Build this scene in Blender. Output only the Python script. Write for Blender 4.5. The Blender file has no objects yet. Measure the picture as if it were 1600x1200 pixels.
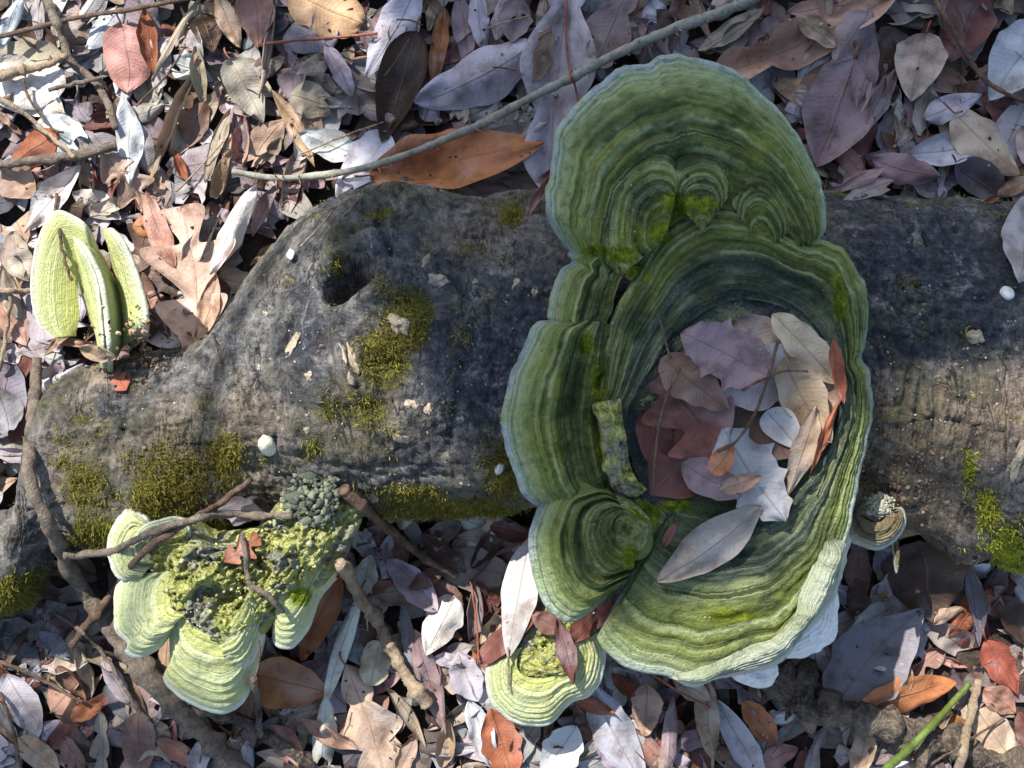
import bpy, math, random
import numpy as np
from mathutils import Vector
from mathutils.bvhtree import BVHTree

# ------------------------------------------------------------------ camera, world, sun
HC = 1.0                    # camera height above the forest floor, metres
PX = 0.0005                 # metres per photograph pixel on the forest floor
scene = bpy.context.scene
COL = scene.collection
cam_d = bpy.data.cameras.new('camera'); cam = bpy.data.objects.new('camera', cam_d); COL.objects.link(cam)
cam.location = (0, 0, HC); cam.rotation_euler = (0, 0, 0)
cam_d.sensor_width = 36; cam_d.lens = 36 * HC / (1600 * PX); cam_d.clip_start = 0.01; cam_d.clip_end = 200
scene.camera = cam

SUN = Vector((-0.38, 0.57, 0.76)).normalized()     # towards the sun
elev = math.asin(SUN.z); azim = math.atan2(SUN.x, SUN.y)
world = bpy.data.worlds.new('World'); scene.world = world; world.use_nodes = True
wn = world.node_tree.nodes; wl = world.node_tree.links; wn.clear()
sky = wn.new('ShaderNodeTexSky'); sky.sky_type = 'NISHITA'; sky.sun_disc = False
sky.dust_density = 1.0; sky.ozone_density = 1.0
sky.sun_elevation = elev; sky.sun_rotation = azim
bgd = wn.new('ShaderNodeBackground'); bgd.inputs['Strength'].default_value = 0.15
wo = wn.new('ShaderNodeOutputWorld'); wl.new(sky.outputs[0], bgd.inputs[0]); wl.new(bgd.outputs[0], wo.inputs[0])
sun_d = bpy.data.lights.new('sun', 'SUN'); sun_d.energy = 5.0; sun_d.angle = math.radians(0.53); sun_d.color = (1, .97, .93)
sun_o = bpy.data.objects.new('sun', sun_d); COL.objects.link(sun_o)
sun_o.rotation_euler = SUN.to_track_quat('Z', 'Y').to_euler()
scene.view_settings.view_transform = 'Standard'; scene.view_settings.look = 'None'
scene.view_settings.gamma = 1.0; scene.view_settings.exposure = 0.78
scene.render.engine = 'CYCLES'

RNG = np.random.default_rng(7)
random.seed(7)

# ------------------------------------------------------------------ helpers
def W(px, py, z=0.0):
    """photograph pixel at a known height -> metres"""
    k = PX * (HC - z) / HC
    return np.stack([(np.asarray(px, float) - 800) * k, (600 - np.asarray(py, float)) * k, np.zeros_like(np.asarray(px, float)) + z], -1)
def to_px(x, y, z):
    k = PX * (HC - z) / HC
    return x / k + 800, 600 - y / k

def _hash(i, j, k, seed):
    n = (i.astype(np.int64) * 374761393 + j.astype(np.int64) * 668265263 + k.astype(np.int64) * 2147483647 + seed * 1274126177) & 0xFFFFFFFF
    n = ((n ^ (n >> 13)) * 1274126177) & 0xFFFFFFFF
    n = (n ^ (n >> 16)) & 0xFFFFFFFF
    return n.astype(np.float64) / 0xFFFFFFFF * 2 - 1
def vnoise(p, seed=0):
    p = np.asarray(p, float); f = np.floor(p); q = p - f; q = q * q * q * (q * (q * 6 - 15) + 10)
    i, j, k = f[..., 0].astype(np.int64), f[..., 1].astype(np.int64), f[..., 2].astype(np.int64)
    r = 0
    for a in (0, 1):
        wa = q[..., 0] if a else 1 - q[..., 0]
        for b in (0, 1):
            wb = q[..., 1] if b else 1 - q[..., 1]
            for c in (0, 1):
                wc = q[..., 2] if c else 1 - q[..., 2]
                r = r + wa * wb * wc * _hash(i + a, j + b, k + c, seed)
    return r
def fbm(p, sc, octv=4, seed=0, gain=.5):
    p = np.asarray(p, float) * sc; a = 1; r = 0; t = 0
    for o in range(octv):
        r = r + a * vnoise(p, seed + o * 17); t += a; a *= gain; p = p * 2.03 + 11.7
    return r / t
def sst(a, b, x):
    t = np.clip((x - a) / (b - a), 0, 1); return t * t * (3 - 2 * t)
def cr(pts, n, closed=False):
    """smooth curve through points, resampled evenly"""
    p = np.array(pts, float)
    if len(p) == 1: return np.repeat(p, n, 0)
    if closed: q = np.vstack([p[-1], p, p[0], p[1]])
    else: q = np.vstack([2 * p[0] - p[1], p, 2 * p[-1] - p[-2]])
    out = []
    for i in range(1, len(q) - 2):
        t = np.linspace(0, 1, 14, endpoint=False)[:, None]
        a, b, c, d = q[i - 1], q[i], q[i + 1], q[i + 2]
        out.append(.5 * ((2 * b) + (-a + c) * t + (2 * a - 5 * b + 4 * c - d) * t ** 2 + (-a + 3 * b - 3 * c + d) * t ** 3))
    if not closed: out.append(q[-2][None])
    o = np.vstack(out)
    if closed: o = np.vstack([o, o[:1]])
    L = np.concatenate([[0], np.cumsum(np.linalg.norm(np.diff(o, axis=0), axis=1))])
    s = np.linspace(0, L[-1], n, endpoint=not closed)
    return np.stack([np.interp(s, L, o[:, k]) for k in range(o.shape[1])], -1)

def mesh_obj(name, V, F, mat, parent=None, smooth=True, attrs=None, uv=None, origin=None, link=True):
    V = np.asarray(V, float)
    if origin is not None: V = V - np.asarray(origin)
    me = bpy.data.meshes.new(name)
    me.from_pydata(V.tolist(), [], F.tolist() if isinstance(F, np.ndarray) else F)
    me.materials.append(mat)
    if smooth: me.polygons.foreach_set('use_smooth', np.ones(len(me.polygons), bool))
    if attrs:
        for k, v in attrs.items():
            v = np.asarray(v, np.float32)
            if v.ndim == 1:
                a = me.attributes.new(k, 'FLOAT', 'POINT'); a.data.foreach_set('value', v)
            else:
                a = me.attributes.new(k, 'FLOAT_COLOR', 'POINT'); a.data.foreach_set('color', v.ravel())
    if uv is not None:
        lay = me.uv_layers.new(name='UVMap'); idx = np.empty(len(me.loops), np.int32); me.loops.foreach_get('vertex_index', idx)
        lay.data.foreach_set('uv', np.asarray(uv, np.float32)[idx].ravel())
    me.update()
    o = bpy.data.objects.new(name, me)
    if origin is not None: o.location = origin
    if parent is not None:
        o.parent = parent
        if origin is not None: o.location = Vector(origin) - parent.location
        else: o.location = -parent.location
    COL.objects.link(o)
    return o
def tag(o, label, cat, group=None, kind=None):
    if label: o['label'] = label
    if cat: o['category'] = cat
    if group: o['group'] = group
    if kind: o['kind'] = kind
    return o
def empty(name, loc):
    o = bpy.data.objects.new(name, None); o.location = loc; o.empty_display_size = .01; COL.objects.link(o); return o
def grid_faces(n, m, closed=False, off=0):
    """n rows of m vertices"""
    mm = m if closed else m - 1
    r = np.arange(n - 1)[:, None]; c = np.arange(mm)[None]
    a = r * m + c; b = r * m + (c + 1) % m
    return (np.stack([a, b, b + m, a + m], -1).reshape(-1, 4) + off)

# ------------------------------------------------------------------ materials
class NT:
    def __init__(s, name):
        s.m = bpy.data.materials.new(name); s.m.use_nodes = True; s.t = s.m.node_tree; s.t.nodes.clear()
    def n(s, ty, ins=None, **kw):
        nd = s.t.nodes.new('ShaderNode' + ty)
        for k, v in kw.items(): setattr(nd, k, v)
        for k, v in (ins or {}).items():
            if isinstance(v, bpy.types.NodeSocket): s.t.links.new(v, nd.inputs[k])
            else: nd.inputs[k].default_value = v
        return nd
    def math(s, op, a, b=0.0, c=0.0, clamp=False):
        return s.n('Math', {0: a, 1: b, 2: c}, operation=op, use_clamp=clamp).outputs[0]
    def mix(s, f, a, b, bt='MIX'):
        nd = s.t.nodes.new('ShaderNodeMix'); nd.data_type = 'RGBA'; nd.blend_type = bt
        for i, v in ((0, f), (6, a), (7, b)):
            if isinstance(v, bpy.types.NodeSocket): s.t.links.new(v, nd.inputs[i])
            else: nd.inputs[i].default_value = v if i == 0 else (v[0], v[1], v[2], 1)
        return nd.outputs[2]
    def noise(s, vec, sc, det=4, rough=.55, dist=0):
        ins = {'Scale': sc, 'Detail': det, 'Roughness': rough, 'Distortion': dist}
        if vec is not None: ins['Vector'] = vec
        return s.n('TexNoise', ins).outputs[0]
    def ramp(s, f, stops, interp='LINEAR'):
        nd = s.n('ValToRGB', {0: f}); nd.color_ramp.interpolation = interp
        e = nd.color_ramp.elements
        while len(e) < len(stops): e.new(.5)
        for el, (p, c) in zip(e, stops):
            el.position = p; el.color = (c, c, c, 1) if not hasattr(c, '__len__') else (c[0], c[1], c[2], 1)
        return nd.outputs[0]
    def step(s, a, b, x):
        nd = s.n('MapRange', {0: x, 1: a, 2: b, 3: 0.0, 4: 1.0}, interpolation_type='SMOOTHSTEP'); return nd.outputs[0]
    def attr(s, k, out=2):
        return s.n('Attribute', attribute_name=k).outputs[out]
    def out(s, col, rough=.7, h=None, dist=.001, spec=.3, transl=0, sheen=0):
        ins = {'Base Color': col, 'Roughness': rough, 'Specular IOR Level': spec}
        p = s.n('BsdfPrincipled', ins)
        sh = p.outputs[0]
        if h is not None:
            b = s.n('Bump', {'Height': h, 'Distance': dist, 'Strength': 1.0}); s.t.links.new(b.outputs[0], p.inputs['Normal'])
        if transl:
            t = s.n('BsdfTranslucent', {'Color': col}); mx = s.n('MixShader', {0: transl, 1: sh, 2: t.outputs[0]}); sh = mx.outputs[0]
        o = s.n('OutputMaterial', {'Surface': sh}); return s.m
    def obj(s): return s.n('TexCoord').outputs['Object']
    def pos(s): return s.n('NewGeometry').outputs['Position']

def mat_leaf():
    s = NT('dead_leaf'); a = s.n('Attribute', attribute_name='lc'); base = a.outputs['Color']; rnd = s.attr('rnd')
    uvn = s.n('SeparateXYZ', {0: s.n('UVMap').outputs[0]}); u, v = uvn.outputs[0], uvn.outputs[1]
    av = s.math('ABSOLUTE', s.math('SUBTRACT', v, .5)); av = s.math('MULTIPLY', av, 2.0)
    off = s.n('CombineXYZ', {0: s.math('MULTIPLY', rnd, 37.0), 1: s.math('MULTIPLY', rnd, 91.0), 2: rnd}).outputs[0]
    pos = s.n('VectorMath', {0: s.pos(), 1: off}, operation='ADD').outputs[0]
    n1 = s.noise(pos, 45, 4, .6); n2 = s.noise(pos, 190, 4, .7); n3 = s.noise(pos, 24, 3, .5, .6)
    dk = s.mix(1.0, base, (.50, .44, .40), 'MULTIPLY'); lt = s.mix(.35, base, (.55, .55, .57))
    c = s.mix(s.step(.42, .72, n1), base, dk)
    c = s.mix(s.math('MULTIPLY', s.step(.5, .75, n3), .6), c, lt)
    c = s.mix(s.math('MULTIPLY', s.step(.56, .72, n2), .45), c, dk)
    # veins: midrib and side veins
    lat = s.math('SINE', s.math('MULTIPLY', s.math('SUBTRACT', s.math('MULTIPLY', u, 1.0), s.math('MULTIPLY', av, .13)), 62.0))
    latm = s.math('POWER', s.math('ABSOLUTE', lat), 14.0)
    # ABS(sin) peaks are the side veins
    mid = s.math('SUBTRACT', 1.0, s.step(.015, .06, av))
    vein = s.math('MAXIMUM', mid, s.math('MULTIPLY', latm, .2))
    vc = s.mix(.5, base, (.22, .12, .06))
    c = s.mix(s.math('MULTIPLY', vein, .6), c, vc)
    spk = s.n('TexVoronoi', {'Vector': pos, 'Scale': 260.0}).outputs[0]
    c = s.mix(s.math('MULTIPLY', s.math('SUBTRACT', 1.0, s.step(.10, .2, spk)), s.math('MULTIPLY', s.step(.5, .62, n1), .7)), c, (.05, .03, .02))
    hs = s.math('ADD', s.math('MULTIPLY', vein, -.5), s.math('MULTIPLY', n2, .8))
    hs = s.math('ADD', hs, s.math('MULTIPLY', n1, .9))
    rough = s.math('MULTIPLY_ADD', n1, .3, .38)
    return s.out(c, rough, hs, .0011, .32, transl=.10)

def mat_log():
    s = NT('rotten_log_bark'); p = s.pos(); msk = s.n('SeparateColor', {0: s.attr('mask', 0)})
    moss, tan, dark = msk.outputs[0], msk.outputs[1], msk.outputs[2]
    big = s.noise(p, 9, 5, .6); mid = s.noise(p, 42, 9, .72, .5); fine = s.noise(p, 170, 7, .8); vf = s.noise(p, 480, 4, .75)
    q = s.n('VectorMath', {0: p, 1: (60.0, 7.0, 7.0)}, operation='MULTIPLY').outputs[0]
    grain = s.noise(q, 5.0, 6, .7, 1.6)
    mixn = s.math('ADD', s.math('MULTIPLY', mid, .52), s.math('MULTIPLY', fine, .37)); mixn = s.math('ADD', mixn, s.math('MULTIPLY', grain, .11))
    c = s.ramp(mixn, [(.395, (.022, .02, .02)), (.445, (.075, .07, .066)), (.49, (.17, .16, .147)), (.535, (.29, .272, .245)), (.58, (.40, .375, .335)), (.66, (.56, .52, .46))])
    c = s.mix(s.step(.56, .66, vf), c, (.035, .032, .03))
    warm = s.mix(1, c, (1.1, .95, .78), 'MULTIPLY'); c = s.mix(s.step(.48, .62, big), c, warm)
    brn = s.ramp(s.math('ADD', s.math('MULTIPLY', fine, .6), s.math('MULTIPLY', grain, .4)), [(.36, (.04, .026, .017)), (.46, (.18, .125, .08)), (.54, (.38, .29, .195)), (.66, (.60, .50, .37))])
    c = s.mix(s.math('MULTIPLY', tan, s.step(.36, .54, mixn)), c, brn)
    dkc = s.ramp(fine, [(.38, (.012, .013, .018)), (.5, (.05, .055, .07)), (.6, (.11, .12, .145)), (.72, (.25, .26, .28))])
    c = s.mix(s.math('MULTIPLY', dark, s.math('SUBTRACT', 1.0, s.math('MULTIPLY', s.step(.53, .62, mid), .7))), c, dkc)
    alg = s.ramp(fine, [(.38, (.03, .035, .012)), (.55, (.10, .11, .04)), (.7, (.2, .21, .1))])
    c = s.mix(s.math('MULTIPLY', s.math('MULTIPLY', s.step(.47, .62, s.noise(p, 16, 5, .65)), .55), s.step(.4, .55, fine)), c, alg)
    grn = s.ramp(fine, [(.36, (.03, .03, .006)), (.48, (.10, .092, .018)), (.6, (.20, .175, .035)), (.75, (.3, .26, .07))])
    c = s.mix(s.step(.30, .55, s.math('ADD', s.math('MULTIPLY', moss, .75), s.math('MULTIPLY', s.math('SUBTRACT', mixn, .5), 1.6))), c, grn)
    lich = s.n('TexVoronoi', {'Vector': p, 'Scale': 120.0, 'Randomness': 1.0}).outputs[0]
    c = s.mix(s.math('MULTIPLY', s.math('SUBTRACT', 1.0, s.step(.10, .2, s.math('ADD', lich, s.math('MULTIPLY', s.math('SUBTRACT', vf, .5), .3)))), s.math('MULTIPLY', s.step(.5, .56, mid), .8)), c, (.48, .43, .33))
    ck = s.noise(s.n('VectorMath', {0: p, 1: (34.0, 9.0, 9.0)}, operation='MULTIPLY').outputs[0], 1.4, 5, .6, .8)
    ck = s.math('MULTIPLY', s.math('SUBTRACT', 1.0, s.step(.003, .016, s.math('ABSOLUTE', s.math('SUBTRACT', ck, .5)))), s.step(.46, .58, s.noise(p, 20, 3, .6)))
    c = s.mix(s.math('MULTIPLY', ck, .8), c, (.018, .015, .014))
    h = s.math('ADD', s.math('MULTIPLY', mid, 2.4), s.math('ADD', s.math('MULTIPLY', fine, 2.0), s.math('MULTIPLY', vf, .8)))
    h = s.math('SUBTRACT', h, s.math('MULTIPLY', ck, .8))
    h = s.math('ADD', h, s.math('MULTIPLY', grain, s.math('MULTIPLY_ADD', tan, 1.3, .2)))
    return s.out(c, .55, h, .0030, .35)

def mat_fungus(name, stops, blotch, bl_amt, dark, dk_amt, under=(.62, .58, .46), fuzz=1.0, lines=24.0, linec=(.50, .53, .27), con=1.0):
    s = NT(name); ft = s.attr('ft'); fs = s.attr('fs'); alg = s.attr('alg'); p = s.pos()
    n1 = s.noise(p, 30, 5, .62); n2 = s.noise(p, 130, 6, .75); n3 = s.noise(p, 15, 4, .6); vf = s.noise(p, 520, 4, .75)
    tw = s.math('ADD', ft, s.math('MULTIPLY', s.math('SUBTRACT', n1, .5), .09))
    tw = s.math('ADD', tw, s.math('MULTIPLY', s.math('SUBTRACT', n2, .5), .055))
    edge = s.step(.9, 1.0, ft)
    tw = s.n('Mix', {0: edge, 2: tw, 3: s.math('SUBTRACT', ft, s.math('MULTIPLY', s.step(.46, .66, n1), .09))}).outputs[0]
    c = s.ramp(s.math('MULTIPLY', tw, .9), [(q * .9, col) for q, col in stops])
    inner = s.math('SUBTRACT', 1.0, s.step(.86, .98, ft))
    # growth rings: broad uneven bands, narrow striations, thin pale ridges
    fw = s.math('ADD', ft, s.math('ADD', s.math('MULTIPLY', s.math('SUBTRACT', n1, .5), .05), s.math('MULTIPLY', s.math('SUBTRACT', n2, .5), .012)))
    def ring(fr, k, z): return s.noise(s.n('CombineXYZ', {0: s.math('MULTIPLY', fw, fr), 1: s.math('MULTIPLY', fs, k), 2: z}).outputs[0], 1.0, 1, .5)
    fr = ring(lines, .30, 0.0); f2 = ring(lines * 2.3, .5, 5.0); ln = ring(lines * .5, .25, 9.0)
    c = s.mix(s.math('MULTIPLY', s.step(.47, .61, fr), .52 * con), c, s.mix(1, c, (.42, .46, .40), 'MULTIPLY'))
    c = s.mix(s.math('MULTIPLY', s.math('SUBTRACT', 1.0, s.step(.38, .45, fr)), .42), c, s.mix(.6, c, linec))
    c = s.mix(s.math('MULTIPLY', s.step(.50, .66, f2), .24 * con), c, s.mix(1, c, (.5, .53, .46), 'MULTIPLY'))
    thin = s.math('SUBTRACT', 1.0, s.step(.006, .03, s.math('ABSOLUTE', s.math('SUBTRACT', ln, .5))))
    c = s.mix(s.math('MULTIPLY', s.math('MULTIPLY', thin, s.step(.36, .52, n2)), s.math('MULTIPLY', inner, .55)), c, linec)
    c = s.mix(s.math('MULTIPLY', s.math('MULTIPLY', s.step(.47, .62, n1), bl_amt), inner), c, blotch)
    c = s.mix(s.math('MULTIPLY', s.math('MULTIPLY', s.step(.52, .64, n3), dk_amt), inner), c, dark)
    c = s.mix(s.math('MULTIPLY', s.step(.48, .66, n2), .65 * con), c, s.mix(1, c, (.36, .38, .34), 'MULTIPLY'))
    c = s.mix(s.math('MULTIPLY', s.step(.52, .66, vf), .5), c, s.mix(.55, c, linec))
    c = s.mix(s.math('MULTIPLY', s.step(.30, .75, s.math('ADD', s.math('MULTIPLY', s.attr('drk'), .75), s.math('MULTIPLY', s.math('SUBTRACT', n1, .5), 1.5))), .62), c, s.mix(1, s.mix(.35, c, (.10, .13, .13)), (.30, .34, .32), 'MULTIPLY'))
    ac = s.ramp(n2, [(.36, (.04, .06, .008)), (.5, (.16, .20, .012)), (.64, (.36, .40, .04))])
    c = s.mix(s.step(.32, .6, s.math('ADD', s.math('MULTIPLY', alg, .8), s.math('MULTIPLY', s.math('SUBTRACT', n2, .5), 1.2))), c, ac)
    c = s.mix(s.step(1.08, 1.14, ft), c, under)
    h = s.math('ADD', s.math('MULTIPLY', n2, 2.4), s.math('MULTIPLY', vf, 1.0 * fuzz))
    h = s.math('ADD', h, s.math('ADD', s.math('MULTIPLY', fr, -1.2), s.math('MULTIPLY', f2, -.3))); h = s.math('ADD', h, s.math('MULTIPLY', thin, .5))
    return s.out(c, .93, h, .0024 if con > .6 else .0014, .1)

def mat_simple(name, c1, c2, sc=60, rough=.8, bump=.001, c3=None, stretch=None, spec=.25):
    s = NT(name); p = s.pos()
    if stretch: p = s.n('VectorMath', {0: s.obj(), 1: stretch}, operation='MULTIPLY').outputs[0]
    a = s.noise(p, sc, 5, .65); b = s.noise(p, sc * 4.5, 4, .7)
    c = s.mix(s.step(.35, .65, a), c1, c2)
    c = s.mix(s.math('MULTIPLY', s.step(.45, .7, b), .55), c, c3 or tuple(.5 * x for x in c1))
    return s.out(c, rough, s.math('ADD', a, b), bump, spec)
def mat_attr(name, rough=.8, transl=.1, sc=150):
    s = NT(name); c = s.attr('lc', 0); n = s.noise(s.pos(), sc, 4, .7)
    c = s.mix(s.math('MULTIPLY', s.step(.4, .7, n), .5), c, s.mix(1, c, (.5, .5, .5), 'MULTIPLY'))
    return s.out(c, rough, n, .001, .2, transl=transl)

M_LEAF = mat_leaf(); M_LOG = mat_log()
BLK = [(0.0, (0.206, 0.231, 0.053)), (.14, (0.121, 0.149, 0.034)), (.27, (0.061, 0.090, 0.037)), (.36, (0.243, 0.285, 0.086)), (.40, (0.558, 0.625, 0.264)), (.43, (0.158, 0.197, 0.053)), (.49, (0.091, 0.123, 0.037)),
       (.57, (0.231, 0.272, 0.066)), (.60, (0.558, 0.639, 0.277)), (.63, (0.231, 0.279, 0.073)), (.74, (0.316, 0.367, 0.106)), (.84, (0.401, 0.476, 0.185)), (.93, (0.449, 0.551, 0.304)), (.98, (0.546, 0.639, 0.449)), (1.0, (0.570, 0.639, 0.620))]
M_BIG = mat_fungus('algae_green_bracket', BLK, (0.280, 0.319, 0.026), .4, (0.042, 0.068, 0.046), .5)
M_FUN = mat_fungus('algae_dark_bracket', [(0.0, (0.054, 0.075, 0.092)), (.12, (0.073, 0.095, 0.092)), (.24, (0.292, 0.313, 0.172)), (.30, (0.085, 0.109, 0.092)), (.42, (0.121, 0.143, 0.099)), (.46, (0.413, 0.449, 0.198)), (.50, (0.098, 0.129, 0.053)),
       (.62, (0.255, 0.293, 0.073)), (.70, (0.182, 0.225, 0.053)), (.73, (0.570, 0.639, 0.317)), (.76, (0.206, 0.251, 0.059)), (.86, (0.316, 0.367, 0.119)), (.95, (0.437, 0.523, 0.264)), (1.0, (0.570, 0.639, 0.528))], (0.243, 0.279, 0.033), .35, (0.027, 0.046, 0.055), .6)
M_LFT = mat_fungus('yellow_green_bracket', [(0, (.50, .52, .13)), (.3, (.60, .62, .22)), (.42, (.46, .50, .16)), (.55, (.64, .66, .30)), (.7, (.54, .57, .22)), (.9, (.66, .68, .38)), (1, (.78, .79, .58))],
       (.62, .63, .17), .35, (.42, .46, .14), .25, under=(.74, .72, .45), con=.16, linec=(.72, .72, .42))
M_CLU = mat_fungus('pale_green_bracket', [(0, (.56, .57, .14)), (.2, (.54, .56, .19)), (.32, (.68, .69, .36)), (.4, (.44, .47, .18)), (.55, (.62, .65, .35)), (.62, (.52, .56, .27)), (.75, (.62, .66, .36)), (.85, (.56, .60, .31)), (.95, (.66, .70, .46)), (1, (.80, .82, .66))],
       (.68, .68, .18), .35, (.34, .38, .12), .25, con=.5, linec=(.78, .79, .48), lines=16.0)
M_SML = mat_fungus('tan_bracket', [(0, (.20, .14, .07)), (.4, (.26, .19, .10)), (.6, (.16, .12, .065)), (.75, (.34, .28, .18)), (.9, (.52, .47, .36)), (1, (.66, .62, .52))], (.2, .15, .07), .3, (.1, .07, .04), .3, linec=(.5, .44, .3), con=.6)
M_PALE = mat_fungus('pale_bracket_edge', [(0, (.34, .38, .22)), (.35, (.46, .49, .34)), (.8, (.55, .57, .44)), (1, (.66, .66, .54))], (.38, .42, .24), .5, (.28, .32, .16), .45, under=(.76, .72, .62), con=.4, linec=(.7, .7, .56))
M_WHITE = mat_simple('white_pore_surface', (.70, .67, .60), (.80, .78, .72), 60, .8, .0006, (.45, .40, .36))
M_CRUST = mat_attr('crust_granules', .9, 0, 400)
def mat_crust():
    s = NT('fissured_crust'); p = s.pos(); a = s.noise(p, 40, 5, .65); b = s.noise(p, 160, 6, .75); vo = s.n('TexVoronoi', {'Vector': s.n('VectorMath', {0: p, 1: s.n('VectorMath', {0: s.n('TexNoise', {'Vector': p, 'Scale': 90.0, 'Detail': 3.0}).outputs[1], 1: (.012, .012, .012)}, operation='MULTIPLY').outputs[0]}, operation='ADD').outputs[0], 'Scale': 210.0}).outputs[0]
    c = s.ramp(b, [(.34, (.10, .10, .04)), (.44, (.36, .37, .09)), (.54, (.60, .60, .20)), (.66, (.74, .72, .42))])
    g = s.ramp(b, [(.36, (.06, .062, .05)), (.5, (.28, .28, .2)), (.66, (.55, .54, .42))])
    c = s.mix(s.step(.49, .60, a), c, g)
    h = s.math('ADD', s.math('MULTIPLY', b, 2.5), s.math('MULTIPLY', vo, -2.0))
    return s.out(c, .95, h, .0035, .1)
M_CRB = mat_crust()
M_MOSS = mat_attr('moss', .8, .25, 300)
M_TWG = mat_simple('grey_twig_bark', (.15, .115, .085), (.27, .215, .16), 130, .9, .003, (.05, .037, .028))
M_TWB = mat_simple('brown_twig_bark', (.10, .06, .04), (.20, .13, .085), 130, .8, .002, (.045, .03, .022))
M_TWT = mat_simple('tan_twig_bark', (.30, .215, .13), (.44, .34, .23), 120, .85, .0025, (.16, .11, .07))
M_TWR = mat_simple('red_leaf_stalk', (.22, .07, .05), (.30, .11, .07), 60, .6, .0005, (.10, .03, .025))
M_TWD = mat_simple('dark_rotten_bark', (.04, .03, .024), (.17, .13, .095), 60, .9, .006, (.36, .29, .20))
M_THR = mat_simple('grey_green_stem', (.20, .19, .145), (.31, .30, .24), 90, .75, .0008, (.11, .10, .075))
M_GRN = mat_simple('green_stalk', (.085, .125, .018), (.13, .18, .03), 90, .5, .001, (.045, .07, .015), spec=.4)
M_CHIP = mat_simple('pale_wood', (.32, .25, .17), (.46, .38, .28), 140, .85, .0012, (.24, .17, .10))
M_CREAM = mat_simple('cream_button', (.62, .60, .45), (.74, .70, .52), 160, .8, .001, (.36, .36, .16))
M_SOIL = mat_simple('dark_soil', (.035, .025, .02), (.08, .058, .045), 40, .95, .004, (.012, .009, .007))
M_CRUMB = mat_attr('leaf_crumbs', .85, 0, 400)
M_TREE = mat_simple('tree_bark', (.12, .10, .08), (.2, .17, .14), 30, .9, .004)
M_TLEAF = mat_simple('evergreen_leaf', (.035, .06, .02), (.05, .08, .025), 20, .5, .001)

# ------------------------------------------------------------------ ground
n = 61; gx = np.sign(np.linspace(-1, 1, n)) * np.abs(np.linspace(-1, 1, n)) ** 3 * 15
X, Y = np.meshgrid(gx, gx); Z = fbm(np.stack([X, Y, X * 0], -1), 3, 3, 3) * .01 - .008
g = mesh_obj('ground', np.stack([X, Y, Z], -1).reshape(-1, 3), grid_faces(n, n), M_SOIL); g['kind'] = 'structure'

# ------------------------------------------------------------------ the log
LOGZ = .048
prof = np.array([[-1100, 960, 85], [-400, 930, 82], [-60, 892, 78], [30, 872, 80], [62, 800, 105], [95, 728, 128], [200, 706, 152], [330, 668, 152], [430, 596, 205], [540, 562, 246], [700, 558, 248], [900, 555, 245], [1150, 556, 245],
                 [1350, 558, 243], [1450, 575, 255], [1600, 610, 285], [1800, 640, 300], [2700, 690, 310]], float)
nu, nv = 760, 300
xs = np.concatenate([np.linspace(-1100, -60, 60, endpoint=False), np.linspace(-60, 1660, 640, endpoint=False), np.linspace(1660, 2700, 60)])
pc = cr(prof[:, :3], 1200); o = np.argsort(pc[:, 0]); pc = pc[o]
cy = np.interp(xs, pc[:, 0], pc[:, 1]); rr = np.interp(xs, pc[:, 0], pc[:, 2])
cw = W(xs, cy, LOGZ); rw = rr * PX * (HC - LOGZ)
th = np.linspace(-.30 * math.pi, 1.30 * math.pi, nv)
LX = np.repeat(cw[:, 0][:, None], nv, 1); LY = cw[:, 1][:, None] + rw[:, None] * np.cos(th)[None]; LZ = LOGZ + rw[:, None] * np.sin(th)[None]
N0 = np.stack([np.zeros_like(LX), np.cos(th)[None].repeat(nu, 0), np.sin(th)[None].repeat(nu, 0)], -1)
P0 = np.stack([LX, LY, LZ], -1)
d = fbm(P0, 7, 3, 1) * .016 + fbm(P0 * [1, 1.2, 1.2], 24, 3, 2) * .0064 + fbm(P0 * [1.2, 1.0, 1.0], 70, 5, 5, .62) * .0040
rid = 1 - np.abs(fbm(P0 * [.6, 2.2, 2.2], 18, 3, 9)) * 2; d += np.clip(rid - .78, 0, 1) * -.010
rid2 = 1 - np.abs(fbm(P0 * [1.8, .6, .6], 36, 3, 19)) * 2; d += np.clip(rid2 - .82, 0, 1) * -.009
ppx, ppy = to_px(P0[..., 0], P0[..., 1], P0[..., 2]); up = (P0[..., 2] > LOGZ - .03)
def gs(cx, cy_, rx, ry, rot=0):
    c, s_ = math.cos(math.radians(rot)), math.sin(math.radians(rot)); dx, dy = ppx - cx, ppy - cy_
    return np.exp(-(((dx * c + dy * s_) / rx) ** 2 + ((-dx * s_ + dy * c) / ry) ** 2)) * up
wob = 1 + .35 * fbm(P0, 60, 2, 31)
d += .030 * np.clip(gs(612, 368, 78, 50, -8) * 1.5, 0, 1) * wob + .012 * gs(522, 420, 14, 34, 10) + .010 * gs(590, 470, 34, 14, -20) + .008 * gs(585, 460, 60, 60) + .007 * gs(560, 590, 40, 60, -25) + .006 * gs(640, 500, 40, 40)
d += .012 * fbm(P0, 90, 4, 63, .65) * gs(600, 390, 90, 70)
d += .013 * np.clip(gs(550, 446, 62, 40, -28) - gs(548, 446, 30, 16, -28), 0, 1) * wob + .011 * gs(536, 555, 11, 50, -22) + .009 * gs(566, 560, 9, 46, -24)
d -= .075 * np.clip(gs(548, 446, 30, 16, -28) * wob * 2.0, 0, 1) ** 1.2
d -= .010 * gs(575, 370, 30, 22) * wob
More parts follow.
